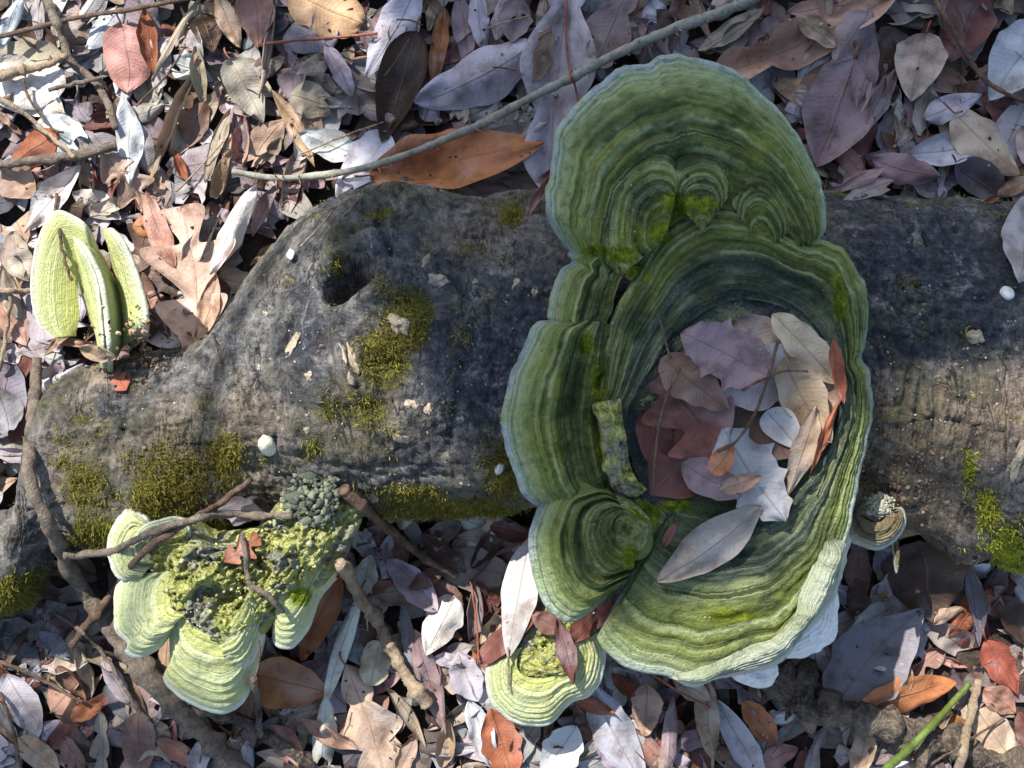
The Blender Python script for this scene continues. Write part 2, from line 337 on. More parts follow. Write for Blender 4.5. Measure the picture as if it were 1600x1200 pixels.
for a in ((468, 480, 9, 60, 20, .006), (440, 570, 8, 70, 8, .005), (522, 575, 8, 45, -25, .007), (322, 610, 4, 70, 3, .005), (430, 690, 6, 60, 12, .004), (118, 640, 30, 10, 20, .006), (715, 620, 8, 60, 10, .004), (1440, 620, 6, 80, 4, .004), (1420, 600, 5, 70, 8, .004),
          (1465, 640, 7, 80, 2, .005), (190, 660, 6, 40, 20, .004), (150, 690, 8, 30, -10, .005), (250, 640, 40, 6, 10, .004)):
    d -= a[5] * gs(*a[:5])
d += .010 * gs(1400, 790, 60, 40) - .012 * gs(1345, 760, 40, 50) + .012 * gs(1500, 840, 50, 40)
PL = P0 + N0 * d[..., None]
ppx, ppy = to_px(PL[..., 0], PL[..., 1], PL[..., 2])
MOSS = [(640, 500, 48, 62, 1), (600, 560, 52, 60, 1), (575, 640, 45, 42, .8), (265, 765, 85, 62, .9), (350, 715, 36, 46, .9), (130, 760, 42, 60, .8), (165, 835, 60, 30, 1), (310, 825, 90, 25, .9), (655, 785, 62, 34, 1), (735, 800, 85, 26, 1),
        (790, 735, 34, 60, .9), (488, 700, 16, 28, .8), (800, 338, 22, 18, 1), (40, 930, 85, 34, 1), (1575, 855, 26, 46, 1.1), (1545, 800, 20, 40, 1), (1515, 735, 12, 34, .9), (1598, 900, 26, 34, 1.1), (592, 336, 34, 9, .8), (527, 415, 13, 28, .9), (512, 640, 10, 26, .7),
        (545, 690, 50, 14, .5), (1345, 860, 26, 9, .8), (760, 470, 45, 28, .35), (720, 385, 50, 24, .3), (1250, 830, 60, 12, .5), (245, 700, 26, 40, .5)]
mm = np.zeros_like(ppx)
for cx, cy_, rx, ry, a in MOSS: mm = np.maximum(mm, a * gs(cx, cy_, rx * 1.05, ry * 1.05))
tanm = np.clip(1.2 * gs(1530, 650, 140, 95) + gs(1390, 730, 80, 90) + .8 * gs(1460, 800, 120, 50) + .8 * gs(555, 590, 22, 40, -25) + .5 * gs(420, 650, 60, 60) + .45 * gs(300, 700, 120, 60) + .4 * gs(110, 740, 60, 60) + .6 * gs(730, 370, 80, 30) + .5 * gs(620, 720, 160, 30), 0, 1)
darkm = np.clip(1.1 * gs(730, 600, 120, 110) + .9 * gs(820, 480, 90, 80) + 1.3 * gs(1430, 430, 190, 120) + .8 * gs(480, 510, 40, 130) + .6 * gs(640, 740, 90, 40) + .6 * gs(600, 390, 45, 35) + .9 * gs(540, 440, 26, 20) * 2 + .6 * gs(160, 640, 60, 40) + gs(1500, 545, 120, 26), 0, 1)  # dark wet wood in the middle; upper right has its shade painted in
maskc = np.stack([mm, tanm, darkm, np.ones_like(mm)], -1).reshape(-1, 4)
LF = grid_faces(nu, nv)
log = empty('fallen_log', (0, 0, 0)); tag(log, 'large rotting mossy log lying across the leaf litter under the bracket fungi', 'log')
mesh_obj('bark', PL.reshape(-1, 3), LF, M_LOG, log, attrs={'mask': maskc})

# ------------------------------------------------------------------ bracket lobes
SOLID_V, SOLID_F = [PL.reshape(-1, 3)], [LF]; _off = [PL.size // 3]
FUNG_V, FUNG_F = [], []; _fo = [0]
def rs(pts, n, closed, zdef, z=None, ctr=None):
    a = [(p[0], p[1], p[2] if len(p) > 2 else zdef) for p in pts]
    c = cr(a, n * 4 if ctr is not None else n, closed)
    if ctr is not None:
        ang = np.arctan2(-(c[:, 1] - ctr[1]), c[:, 0] - ctr[0]); o_ = np.argsort(ang); ang = ang[o_]; c = c[o_]
        q = np.linspace(-math.pi, math.pi, n, endpoint=False)
        A = np.concatenate([ang - 2 * math.pi, ang, ang + 2 * math.pi]); C3 = np.vstack([c, c, c])
        c = np.stack([np.interp(q, A, C3[:, k]) for k in range(3)], -1)
    k = PX * (HC - c[:, 2]) / HC
    return np.stack([(c[:, 0] - 800) * k, (600 - c[:, 1]) * k, c[:, 2]], -1)
ALG = [(1060, 320, 34, 26), (1035, 365, 26, 26), (970, 400, 34, 18), (995, 425, 24, 20), (930, 395, 30, 12), (935, 600, 16, 50), (945, 700, 18, 40), (1010, 800, 34, 22), (985, 870, 20, 30), (1060, 790, 40, 14), (1310, 470, 16, 50), (1100, 320, 26, 14), (915, 540, 16, 30), (470, 930, 26, 20), (855, 1040, 40, 12), (300, 900, 40, 30), (975, 755, 24, 10), (1140, 960, 60, 12), (960, 930, 16, 14)]
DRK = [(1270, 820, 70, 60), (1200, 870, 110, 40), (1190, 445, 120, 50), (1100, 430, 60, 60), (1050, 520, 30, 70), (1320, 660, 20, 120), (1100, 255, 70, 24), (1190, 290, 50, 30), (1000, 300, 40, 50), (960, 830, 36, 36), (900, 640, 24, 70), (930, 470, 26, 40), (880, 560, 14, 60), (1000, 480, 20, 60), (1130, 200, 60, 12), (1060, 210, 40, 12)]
def lobe(name, parent, mat, outer, inner, zo, zi, bulge=.006, bk=1.0, thick=.012, rings=(), fine=(9, .0006), rough=.0017, seed=0, closed=False, ctr=None, ns=170, nt=64, wav=.0016, up=None, lump=0, taper=.5, solid=True, edge_fall=.3, rib=0, ftm=None, ringk=.8):
    O = rs(outer, ns, closed, zo, ctr=ctr); I = rs(inner, ns, closed, zi, ctr=ctr)
    ss = np.linspace(0, 1, ns, endpoint=not closed)
    dirv = O - I; dl = np.linalg.norm(dirv, axis=1, keepdims=True); dirv = dirv / np.maximum(dl, 1e-6)
    O = O + dirv * (fbm(O, 38, 3, seed) * wav * 1.6 + fbm(O, 140, 2, seed + 3) * wav * .5)[:, None]
    if up is None: U = np.tile([0, 0, 1.], (ns, 1))
    elif up == 'n':
        tg = np.gradient(O, axis=0); U = np.cross(tg, dirv); U /= np.maximum(np.linalg.norm(U, axis=1, keepdims=True), 1e-9); U *= np.sign(U[:, 2:3] + 1e-9)
    else: U = np.tile(np.array(up, float) / np.linalg.norm(up), (ns, 1))
    t = np.linspace(0, 1, nt) ** .92; T = t[:, None]; S = ss[None]
    B = I[None] + (O - I)[None] * T[..., None]
    nz = fbm(B, 22, 3, seed + 5); nz2 = fbm(B, 60, 3, seed + 8)
    tw = T + (nz * .07 + nz2 * .025) * (1 - sst(.7, 1, T) * .6)
    h = bulge * np.sin(math.pi * np.clip(T, 0, 1) ** bk)
    for tc, am, wd in rings: h = h + ringk * am * np.exp(-((tw - tc) / wd) ** 2) * (1 + .9 * nz2 + .4 * nz)
    h = h + fine[1] * np.sin(2 * math.pi * fine[0] * (T + nz * .05)) * sst(.25, .6, T)
    h = h + fbm(B, 90, 4, seed + 2, .6) * rough * 2.2 * (1.4 - T) + fbm(B, 300, 2, seed + 4) * rough * .5
    if lump: h = h + lump * fbm(B, 34, 3, seed + 21) * (1 - sst(.5, .95, T))
    if rib: h = h + rib * fbm(np.stack([np.repeat(S * 9, nt, 0), np.repeat(T * .8, ns, 1), nz * 0], -1), 1, 2, seed + 40)
    h = h - thick * edge_fall * sst(.84, 1, T)
    bx, by = to_px(B[..., 0], B[..., 1], B[..., 2]); alg = np.zeros_like(bx)
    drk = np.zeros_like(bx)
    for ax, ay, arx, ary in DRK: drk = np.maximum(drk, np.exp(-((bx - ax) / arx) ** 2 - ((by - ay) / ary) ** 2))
    for ax, ay, arx, ary in ALG: alg = np.maximum(alg, np.exp(-((bx - ax) / arx) ** 2 - ((by - ay) / ary) ** 2))
    h = h + alg * (.0022 * fbm(B, 160, 3, 77) + .001)
    top = B + U[None] * h[..., None]
    rows = [top]; fts = [np.repeat(T, ns, 1)]
    r = thick * .5; edge = top[-1]
    for k in range(1, 7):
        a = k / 6 * math.pi
        rows.append((edge + dirv * (r * math.sin(a) * .8) + U * (-r + r * math.cos(a)))[None]); fts.append(np.full((1, ns), 1.0 if k < 4 else 1.0 + (k - 3) * .07))
    for tb in (.92, .8, .6, .35, .1):
        b = I + (edge - I) * tb
        rows.append((b - U * (thick * (1 + taper * (1 - tb))))[None]); fts.append(np.full((1, ns), 1.25))
    V = np.concatenate(rows, 0); FT = np.concatenate(fts, 0); nr = V.shape[0]
    if ftm is not None: FT = np.where(FT < 1.2, FT * (ftm(np.linspace(-math.pi, math.pi, ns, endpoint=False))[None] if callable(ftm) else ftm), FT)
    F = grid_faces(nr, ns, closed)
    FS = np.repeat((ss * np.linalg.norm(np.diff(O, axis=0), axis=1).sum() * 10)[None], nr, 0)
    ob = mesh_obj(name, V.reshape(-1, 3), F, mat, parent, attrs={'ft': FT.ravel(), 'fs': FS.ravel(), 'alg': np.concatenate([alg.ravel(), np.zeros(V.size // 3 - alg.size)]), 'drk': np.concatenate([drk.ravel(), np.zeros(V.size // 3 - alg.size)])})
    FUNG_V.append(V.reshape(-1, 3)); FUNG_F.append(F + _fo[0]); _fo[0] += V.size // 3
    return ob
def granules(name, parent, mat, poly, zfun, nrm, rmin, rmax, cols, seed, kind='stuff'):
    """a warty crust: many small lumps lying on a surface"""
    rg = np.random.default_rng(seed); base = []
    ph = (1 + 5 ** .5) / 2
    iv = np.array([(-1, ph, 0), (1, ph, 0), (-1, -ph, 0), (1, -ph, 0), (0, -1, ph), (0, 1, ph), (0, -1, -ph), (0, 1, -ph), (ph, 0, -1), (ph, 0, 1), (-ph, 0, -1), (-ph, 0, 1)], float); iv /= np.linalg.norm(iv[0])
    jf = np.array([(0, 11, 5), (0, 5, 1), (0, 1, 7), (0, 7, 10), (0, 10, 11), (1, 5, 9), (5, 11, 4), (11, 10, 2), (10, 7, 6), (7, 1, 8), (3, 9, 4), (3, 4, 2), (3, 2, 6), (3, 6, 8), (3, 8, 9), (4, 9, 5), (2, 4, 11), (6, 2, 10), (8, 6, 7), (9, 8, 1)])
    pts = in_poly_samples(poly, nrm, rg); V, F, C = [], [], []
    for i, (x, y) in enumerate(pts):
        z = zfun(x, y); p = W(x, y, z); r = rg.uniform(rmin, rmax) * (1.6 if rg.random() < .12 else 1)
        v = iv * (1 + rg.uniform(-.45, .45, (12, 1))) * r * np.array([rg.uniform(.7, 1.5), rg.uniform(.7, 1.5), .8]); V.append(v + p - [0, 0, r * .4]); F.append(jf + 12 * i)
        c = np.array(cols[rg.integers(len(cols))]) * rg.uniform(.7, 1.25); C.append(np.tile([*c, 1], (12, 1)))
    o = mesh_obj(name, np.vstack(V), np.vstack(F), mat, parent, attrs={'lc': np.vstack(C)}); o['kind'] = kind
    return o
def inpoly(x, y, poly):
    x = np.asarray(x, float); y = np.asarray(y, float); r = np.zeros(x.shape, bool); p = np.array(poly, float); j = len(p) - 1
    for i in range(len(p)):
        xi, yi, xj, yj = p[i, 0], p[i, 1], p[j, 0], p[j, 1]
        r ^= ((yi > y) != (yj > y)) & (x < (xj - xi) * (y - yi) / (yj - yi + 1e-12) + xi); j = i
    return r
def in_poly_samples(poly, n, rg):
    p = np.array(poly, float); lo, hi = p[:, :2].min(0), p[:, :2].max(0)
    q = rg.uniform(lo, hi, (n * 4, 2)); return q[inpoly(q[:, 0], q[:, 1], p)][:n]

def fungus(name, px, py, z, label):
    e = empty(name, Vector(W(px, py, z))); tag(e, label, 'fungus'); return e
# --- the great bracket
big = fungus('bracket_fungus', 1150, 600, .15, 'huge algae-green funnel-shaped bracket fungus with ringed lobes holding dead leaves')
A_out = [(905, 400, .168), (888, 384, .168), (868, 345), (862, 300), (869, 252), (880, 208), (900, 172), (932, 140), (975, 112), (1018, 104), (1030, 96), (1050, 90), (1092, 96), (1145, 112), (1190, 150), (1230, 192), (1256, 228), (1276, 275), (1287, 322), (1285, 362), (1266, 388, .172)]
A_in = [(985, 440), (1000, 425), (1020, 395), (1050, 362), (1085, 345), (1130, 345), (1180, 350), (1215, 375), (1240, 395)]
lobe('upper_lobe', big, M_BIG, A_out, A_in, .186, .186, bulge=.010, thick=.009, rings=[(.20, .004, .10), (.36, -.007, .05), (.47, .005, .05), (.56, -.003, .03), (.63, .0032, .03), (.72, -.0018, .025), (.8, .0012, .02)], seed=11, ns=260, nt=90, wav=.002, lump=.008, fine=(14, .0005))
lobe('nested_lobe', big, M_BIG, [(975, 428), (952, 405), (944, 370), (948, 322), (968, 272), (1008, 242), (1046, 244), (1060, 270), (1056, 305)], [(1040, 372)], .196, .206, bulge=.004, thick=.006, rings=[(.5, -.002, .06), (.75, .0015, .04)], seed=13, ns=120, nt=50, lump=.005, ftm=.46)
lobe('nested_lobe', big, M_BIG, [(1050, 312), (1050, 275), (1066, 250), (1095, 242), (1125, 250), (1142, 275), (1140, 305)], [(1096, 362)], .196, .199, bulge=.003, thick=.006, rings=[(.6, -.0015, .06)], seed=14, ns=90, nt=40, lump=.004, ftm=.46)
lobe('nested_lobe', big, M_BIG, [(1140, 315), (1145, 285), (1165, 262), (1195, 262), (1222, 290), (1240, 330), (1238, 360)], [(1190, 392)], .192, .197, bulge=.003, thick=.005, rings=[(.6, -.0015, .06)], seed=15, ns=90, nt=40, lump=.004, ftm=.46)
B0_out = [(925, 380), (905, 388), (893, 398), (899, 411), (881, 424), (868, 462), (862, 497), (880, 512)]
B0_in = [(985, 425), (975, 430), (968, 440), (965, 450), (960, 465), (958, 480), (950, 500), (940, 520)]
lobe('small_side_lobe', big, M_BIG, B0_out, B0_in, .172, .190, bulge=.006, thick=.008, rings=[(.4, -.005, .06), (.55, .004, .05), (.75, .002, .03)], seed=23, ns=110, nt=60, lump=.006)
B_out = [(893, 500, .170), (848, 506), (825, 540), (805, 590), (795, 640), (798, 690), (810, 735), (830, 778), (856, 796, .168)]
B_in = [(950, 505), (955, 540), (952, 580), (948, 620), (946, 650), (950, 690), (955, 720), (960, 745), (962, 765)]
lobe('left_lobe', big, M_BIG, B_out, B_in, .178, .183, bulge=.011, thick=.009, rings=[(.22, .006, .09), (.40, -.009, .07), (.56, .004, .05), (.68, .003, .025), (.78, -.0015, .02)], seed=31, ns=170, nt=80, lump=.007, fine=(12, .0005))
C_out = [(960, 768, .178), (935, 752), (905, 750), (870, 762), (848, 790), (834, 835), (837, 885), (850, 930), (872, 962), (895, 971), (922, 957), (945, 936), (975, 918, .172)]
C_in = [(975, 800), (968, 802), (962, 808), (958, 815), (956, 822), (957, 830), (962, 838), (968, 845), (975, 850), (982, 855), (988, 858), (992, 862), (994, 866)]
lobe('lower_left_lobe', big, M_BIG, C_out, C_in, .176, .206, bulge=.006, bk=.8, thick=.009, rings=[(.30, .004, .1), (.44, -.007, .045), (.53, .005, .04), (.62, -.005, .035), (.70, .004, .03), (.8, -.001, .02)], seed=41, ns=200, nt=84, lump=.003, fine=(14, .0005))
lobe('lobe_centre', big, M_BIG, [(985, 790), (955, 790), (940, 820), (950, 850), (975, 872), (1010, 862), (1015, 820)], [(978, 828)], .199, .207, thick=.01, bulge=.004, seed=44, ftm=.02, rough=.003, closed=True, ctr=(978, 828), ns=80, nt=24, lump=.004)
CT = (1150, 650)
FO = [(1010, 425), (1040, 375), (1080, 345), (1130, 330), (1190, 340), (1250, 372), (1295, 385), (1322, 398), (1337, 430), (1351, 447), (1357, 490), (1352, 540), (1343, 562), (1357, 585), (1358, 650), (1352, 700), (1340, 745), (1331, 790), (1320, 840), (1308, 900), (1285, 945), (1250, 990),
      (1222, 1028), (1180, 1042), (1130, 1052), (1080, 1063), (1040, 1055), (985, 1040), (950, 1015), (933, 985), (940, 950), (962, 928), (992, 900), (1000, 860), (990, 800), (968, 750), (948, 690), (936, 630), (946, 590), (955, 540), (970, 490), (988, 455)]
FO = [(x, y, .185 + .010 * max(0, min(1, (700 - y) / 300)) - .016 * max(0, (y - 850) / 200)) for x, y in FO]
FI = [(1075, 505), (1140, 470), (1215, 480), (1275, 530), (1308, 600), (1302, 680), (1265, 745), (1210, 785), (1140, 790), (1070, 780), (1010, 762), (985, 700), (985, 640), (1015, 590), (1045, 545)]
lobe('funnel', big, M_FUN, FO, FI, .19, .195, bulge=.002, ringk=.55, thick=.009, rings=[(.10, .003, .06), (.24, -.003, .05), (.36, .0028, .05), (.47, -.003, .04), (.58, .0026, .04), (.70, -.0022, .03), (.77, .002, .025)], seed=51, ftm=lambda a: 1 - .15 * (sst(.7, 1.0, a) + 1 - sst(-2.6, -2.4, a)), closed=True, ctr=CT, ns=420, nt=110, wav=.0022, lump=.005, fine=(13, .0005), rough=.0016)
lobe('funnel_bowl', big, M_FUN, [(x + (x - 1150) * .06, y + (y - 640) * .06) for x, y in FI], [(1150, 640)], .194, .189, bulge=-.001, thick=.006, seed=61, ftm=.04, closed=True, ctr=(1150, 640), ns=120, nt=30, lump=.004, edge_fall=0)
lobe('broken_inner_rim', big, M_CRB, [(938, 628), (945, 650), (955, 690), (962, 730), (975, 760), (1000, 775)], [(968, 622), (972, 650), (978, 690), (984, 725), (995, 750), (1012, 765)], .203, .207, bulge=.003, thick=.018, seed=67, ns=110, nt=34, lump=.012, wav=.004, rough=.005)
lobe('pale_growing_edge', big, M_PALE, [(1300, 836), (1322, 850), (1312, 905), (1290, 950), (1254, 995), (1222, 1033), (1180, 1047), (1125, 1057), (1080, 1068), (1050, 1060)], [(1288, 846), (1278, 870), (1262, 900), (1246, 930), (1232, 968), (1205, 996), (1165, 1012), (1130, 1028), (1090, 1040), (1060, 1050)],
     .176, .187, bulge=.009, thick=.016, seed=71, ns=200, nt=50, lump=.012, wav=.003, rough=.0012)
lobe('white_lower_tier', big, M_WHITE, [(1308, 905), (1307, 955), (1293, 996), (1271, 1019), (1246, 1031), (1222, 1029)], [(1290, 900), (1270, 930), (1250, 950), (1230, 970), (1215, 985), (1205, 1000)], .155, .160, bulge=.004, thick=.012, seed=77, ns=110, nt=34, lump=.005, wav=.004, rough=.001)
lobe('white_bottom_tier', big, M_WHITE, [(1140, 1040), (1155, 1058), (1180, 1068), (1205, 1068), (1217, 1050)], [(1150, 1020), (1165, 1015), (1180, 1015), (1195, 1015), (1205, 1015)], .140, .150, bulge=.003, thick=.012, seed=79, ns=60, nt=20)
GRNC = [ (.20, .24, .015), (.13, .17, .012), (.26, .29, .03), (.06, .09, .02)]

# --- upright brackets by the log's end
tri = fungus('bracket_fungus', 130, 480, .03, 'three yellow-green brackets standing on edge side by side by the log end')
lobe('curved_cap', tri, M_LFT, [(150, 385, .075), (135, 355), (112, 338), (86, 331), (66, 358), (53, 400), (48, 440), (52, 480), (64, 510), (86, 528)], [(160, 440), (150, 424), (140, 414), (130, 412), (124, 422), (122, 436), (122, 452), (123, 474), (124, 497), (118, 524)], .098, .086, bulge=.003, thick=.004, seed=81, ns=110, nt=40, fine=(10, .00015), wav=.0006, rough=.0003, ringk=.3)
lobe('upright_plate', tri, M_LFT, [(117, 372, .095), (130, 392), (147, 425), (156, 462), (160, 500), (163, 545), (165, 582, .08)], [(114, 380, .06), (117, 412), (124, 452), (136, 490), (148, 520), (155, 550), (161, 580, .06)], .118, .065, bulge=.002, thick=.004, seed=83, ns=90, nt=34, up=(-.7, .1, .5), wav=.001, rough=.0004)
lobe('upright_plate', tri, M_LFT, [(119, 370, .095), (132, 391), (149, 424), (158, 461), (162, 500), (165, 545), (167, 582, .08)], [(152, 385, .06), (166, 410), (180, 440), (192, 470), (197, 505), (192, 540), (174, 578, .06)], .1175, .062, bulge=.003, thick=.004, seed=84, ns=90, nt=34, up=(.7, .1, .5), wav=.001, rough=.0004)
lobe('upright_plate', tri, M_LFT, [(167, 356, .095), (182, 372), (197, 400), (210, 435), (219, 470), (223, 505), (221, 528, .085)], [(167, 372, .07), (172, 400), (178, 430), (184, 460), (188, 490), (190, 520), (188, 548, .07)], .112, .072, bulge=.003, thick=.004, seed=87, ns=90, nt=30, up=(-.6, 0, .6), wav=.001, rough=.0004)

# --- crusty cluster
clu = fungus('bracket_fungus', 340, 920, .05, 'pale green bracket cluster with a warty crusted middle under forked twigs')
lobe('small_cap', clu, M_CLU, [(222, 905), (185, 905), (169, 872), (174, 832), (200, 803), (226, 812), (238, 832)], [(240, 880), (228, 872), (222, 862), (222, 850), (226, 845), (232, 842), (238, 840)], .110, .116, bulge=.006, thick=.008, rings=[(.5, -.002, .06), (.7, .0016, .05)], seed=91, ns=80, nt=40, ringk=.45, rough=.0008)
lobe('small_cap', clu, M_CLU, [(216, 880), (214, 850), (222, 828), (245, 818), (275, 812), (290, 820), (296, 840)], [(250, 880), (246, 865), (246, 850), (255, 842), (270, 838), (282, 840), (288, 850)], .122, .112, bulge=.003, thick=.006, seed=92, ns=80, nt=30, ringk=.45, rough=.0008)
lobe('left_cap', clu, M_CLU, [(215, 895, .108), (186, 912), (178, 948), (182, 984), (200, 1004), (197, 1016), (216, 1027), (248, 1012), (268, 985)], [(285, 890), (275, 900), (268, 915), (265, 930), (265, 942), (268, 950), (274, 955), (282, 958), (290, 958)], .100, .124, bulge=.004, thick=.008, rings=[(.35, -.003, .06), (.5, .0025, .05), (.66, -.0015, .04), (.78, .0016, .03)], seed=93, ns=120, nt=56, lump=.003, ringk=.45, rough=.0008)
lobe('lower_cap', clu, M_CLU, [(262, 978, .092), (264, 1015), (262, 1040), (253, 1062), (274, 1086), (308, 1104), (346, 1114), (376, 1100), (394, 1062), (406, 1015), (412, 985, .096)], [(285, 955), (292, 968), (302, 978), (315, 985), (330, 990), (345, 992), (358, 990), (370, 984), (380, 975), (390, 965), (396, 955)], .082, .120, bulge=.004, thick=.008, rings=[(.3, .0035, .07), (.45, -.003, .05), (.6, .002, .04)], seed=95, ns=140, nt=60, lump=.002, ringk=.45, rough=.0008)
lobe('upper_tier_cap', clu, M_CLU, [(355, 1050), (385, 1038), (402, 1005), (412, 975), (420, 945), (424, 925)], [(345, 985), (358, 975), (368, 960), (378, 945), (386, 930), (392, 915)], .104, .124, bulge=.003, thick=.006, rings=[(.3, -.002, .05), (.5, .0016, .05), (.7, -.0016, .04)], seed=96, ns=90, nt=46, ringk=.45, rough=.0008)
lobe('right_cap', clu, M_CLU, [(525, 768, .112), (533, 795), (534, 835), (521, 895), (499, 930), (490, 955), (478, 985), (455, 1011), (430, 1008), (425, 985), (432, 955, .11)], [(498, 790), (496, 815), (492, 840), (484, 865), (474, 885), (466, 900), (458, 912), (450, 918), (444, 922), (440, 925), (438, 928)], .094, .116, bulge=.005, thick=.007, rings=[(.35, -.002, .06), (.6, .0016, .04)], seed=97, ns=140, nt=50, ringk=.45, rough=.0008)
cpoly = [(225, 850), (300, 830), (345, 850), (400, 840), (420, 800), (470, 790), (520, 775), (525, 830), (490, 900), (445, 930), (410, 960), (370, 995), (310, 990), (270, 950), (240, 900)]
def cz(x, y): return .118 + .012 * math.exp(-((x - 460) / 60) ** 2 - ((y - 850) / 50) ** 2) + .010 * math.exp(-((x - 340) / 70) ** 2 - ((y - 930) / 45) ** 2) + .004 * math.sin(x * .13) * math.cos(y * .11)
lobe('crust_base', clu, M_CRB, [(370 + (x - 370) * 1.10, 890 + (y - 890) * 1.10) for x, y in cpoly], [(370, 890)], .113, .128, bulge=.005, thick=.02, seed=99, closed=True, ctr=(370, 890), ns=340, nt=150, lump=.016, rough=.008, ftm=.3)
CCOL = [(.46, .47, .16), (.40, .41, .18), (.30, .30, .19), (.50, .50, .26), (.22, .22, .16)]
granules('warty_crust', clu, M_CRUST, cpoly, lambda x, y: cz(x, y) + .001, 160, .0004, .0011, CCOL, 5)
granules('warty_crust', clu, M_CRUST, [(450, 745), (480, 735), (525, 745), (530, 790), (500, 830), (455, 810), (440, 780)], lambda x, y: .122 + .007 * math.exp(-((x - 490) / 30) ** 2 - ((y - 780) / 32) ** 2), 240, .0008, .0030, [(.08, .092, .065), (.12, .13, .09), (.18, .19, .12), (.04, .046, .036)], 6)

# --- lone small bracket
lone = fungus('bracket_fungus', 850, 1040, .03, 'small yellow-green fan bracket between the litter and the huge bracket')
lobe('cap', lone, M_CLU, [(790, 1020, .07), (762, 1046), (766, 1086), (786, 1116), (820, 1132), (858, 1130), (884, 1104), (892, 1096), (918, 1088), (936, 1060), (942, 1022), (930, 992, .07)], [(815, 1010), (808, 1028), (808, 1042), (814, 1052), (826, 1058), (842, 1060), (858, 1058), (870, 1052), (880, 1044), (886, 1034), (890, 1022), (890, 1008)], .066, .080, bulge=.003, thick=.008, rings=[(.35, .002, .06), (.5, -.0016, .05), (.65, .0014, .04)], seed=101, ns=140, nt=54, ringk=.45, rough=.0008)
lpoly = [(830, 975), (870, 965), (905, 990), (910, 1030), (885, 1055), (840, 1058), (805, 1045), (805, 1010)]
lobe('crust_base', lone, M_CRB, [(856 + (x - 856) * 1.2, 1018 + (y - 1018) * 1.2) for x, y in lpoly], [(855, 1020)], .076, .081, bulge=.002, thick=.02, seed=103, closed=True, ctr=(856, 1018), ns=70, nt=26, lump=.01, ftm=.3, rough=.004)
granules('warty_crust', lone, M_CRUST, lpoly, lambda x, y: .082 - .012 * (((x - 856) / 55) ** 2 + ((y - 1018) / 45) ** 2) + .001, 60, .0005, .0012, [(.36, .40, .06), (.44, .47, .10), (.26, .30, .06)], 8)

# --- small tan bracket
tanb = fungus('bracket_fungus', 1370, 810, .06, 'small tan and cream bracket with a knobbly top beside the huge one')
lobe('cap', tanb, M_SML, [(1345, 772, .128), (1330, 785), (1325, 812), (1333, 838), (1355, 852), (1385, 852), (1405, 835), (1414, 812), (1408, 796), (1398, 800, .128)], [(1350, 795), (1348, 800), (1348, 805), (1352, 810), (1358, 814), (1368, 816), (1378, 814), (1386, 808), (1390, 802), (1392, 800)], .124, .130, bulge=.003, thick=.009, rings=[(.5, -.002, .1)], seed=105, ns=110, nt=40)
granules('knobbly_top', tanb, M_CRUST, [(1352, 778), (1380, 770), (1398, 782), (1396, 802), (1375, 810), (1356, 802)], lambda x, y: .1335 - .006 * (((x - 1376) / 24) ** 2 + ((y - 790) / 20) ** 2), 220, .0006, .0013, [(.42, .40, .28), (.34, .33, .2), (.50, .48, .36)], 9)
lobe('lower_cap', tanb, M_SML, [(1397, 842), (1398, 870), (1402, 895), (1406, 870), (1405, 842)], [(1399, 838), (1400, 838), (1401, 838), (1402, 838), (1403, 838)], .108, .114, bulge=.001, thick=.004, seed=107, ns=40, nt=16, wav=0)

# ------------------------------------------------------------------ height maps for resting leaves and twigs on
CELL = .003; GX0, GX1, GY0, GY1 = -.62, .62, -.48, .48
NXg, NYg = int((GX1 - GX0) / CELL), int((GY1 - GY0) / CELL)
def cast(bv, base):
    H = np.array(base)
    for j in range(NYg):
        y = GY0 + (j + .5) * CELL
        for i in range(NXg):
            hit = bv.ray_cast(Vector((GX0 + (i + .5) * CELL, y, .9)), Vector((0, 0, -1)))[0]
            if hit is not None and hit.z > H[j, i]: H[j, i] = hit.z
    return H
step_u, step_v = 3, 3
sv = PL[::step_u, ::step_v]; lb = BVHTree.FromPolygons(sv.reshape(-1, 3).tolist(), grid_faces(sv.shape[0], sv.shape[1]).tolist())
H_log = cast(lb, np.zeros((NYg, NXg)))
fb = BVHTree.FromPolygons(np.vstack(FUNG_V).tolist(), np.vstack(FUNG_F).tolist())
H_fun = cast(fb, np.zeros((NYg, NXg)))
H_low = H_log.copy(); H_all = np.maximum(H_log, H_fun)
def samp(H, x, y):
    fx = np.clip((np.asarray(x) - GX0) / CELL - .5, 0, NXg - 1.001); fy = np.clip((np.asarray(y) - GY0) / CELL - .5, 0, NYg - 1.001)
    i = fx.astype(int); j = fy.astype(int); a = fx - i; b = fy - j
    return H[j, i] * (1 - a) * (1 - b) + H[j, i + 1] * a * (1 - b) + H[j + 1, i] * (1 - a) * b + H[j + 1, i + 1] * a * b
def stamp(H, P):
    i = np.clip(((P[:, 0] - GX0) / CELL).astype(int), 0, NXg - 1); j = np.clip(((P[:, 1] - GY0) / CELL).astype(int), 0, NYg - 1)
    np.maximum.at(H, (j, i), P[:, 2])

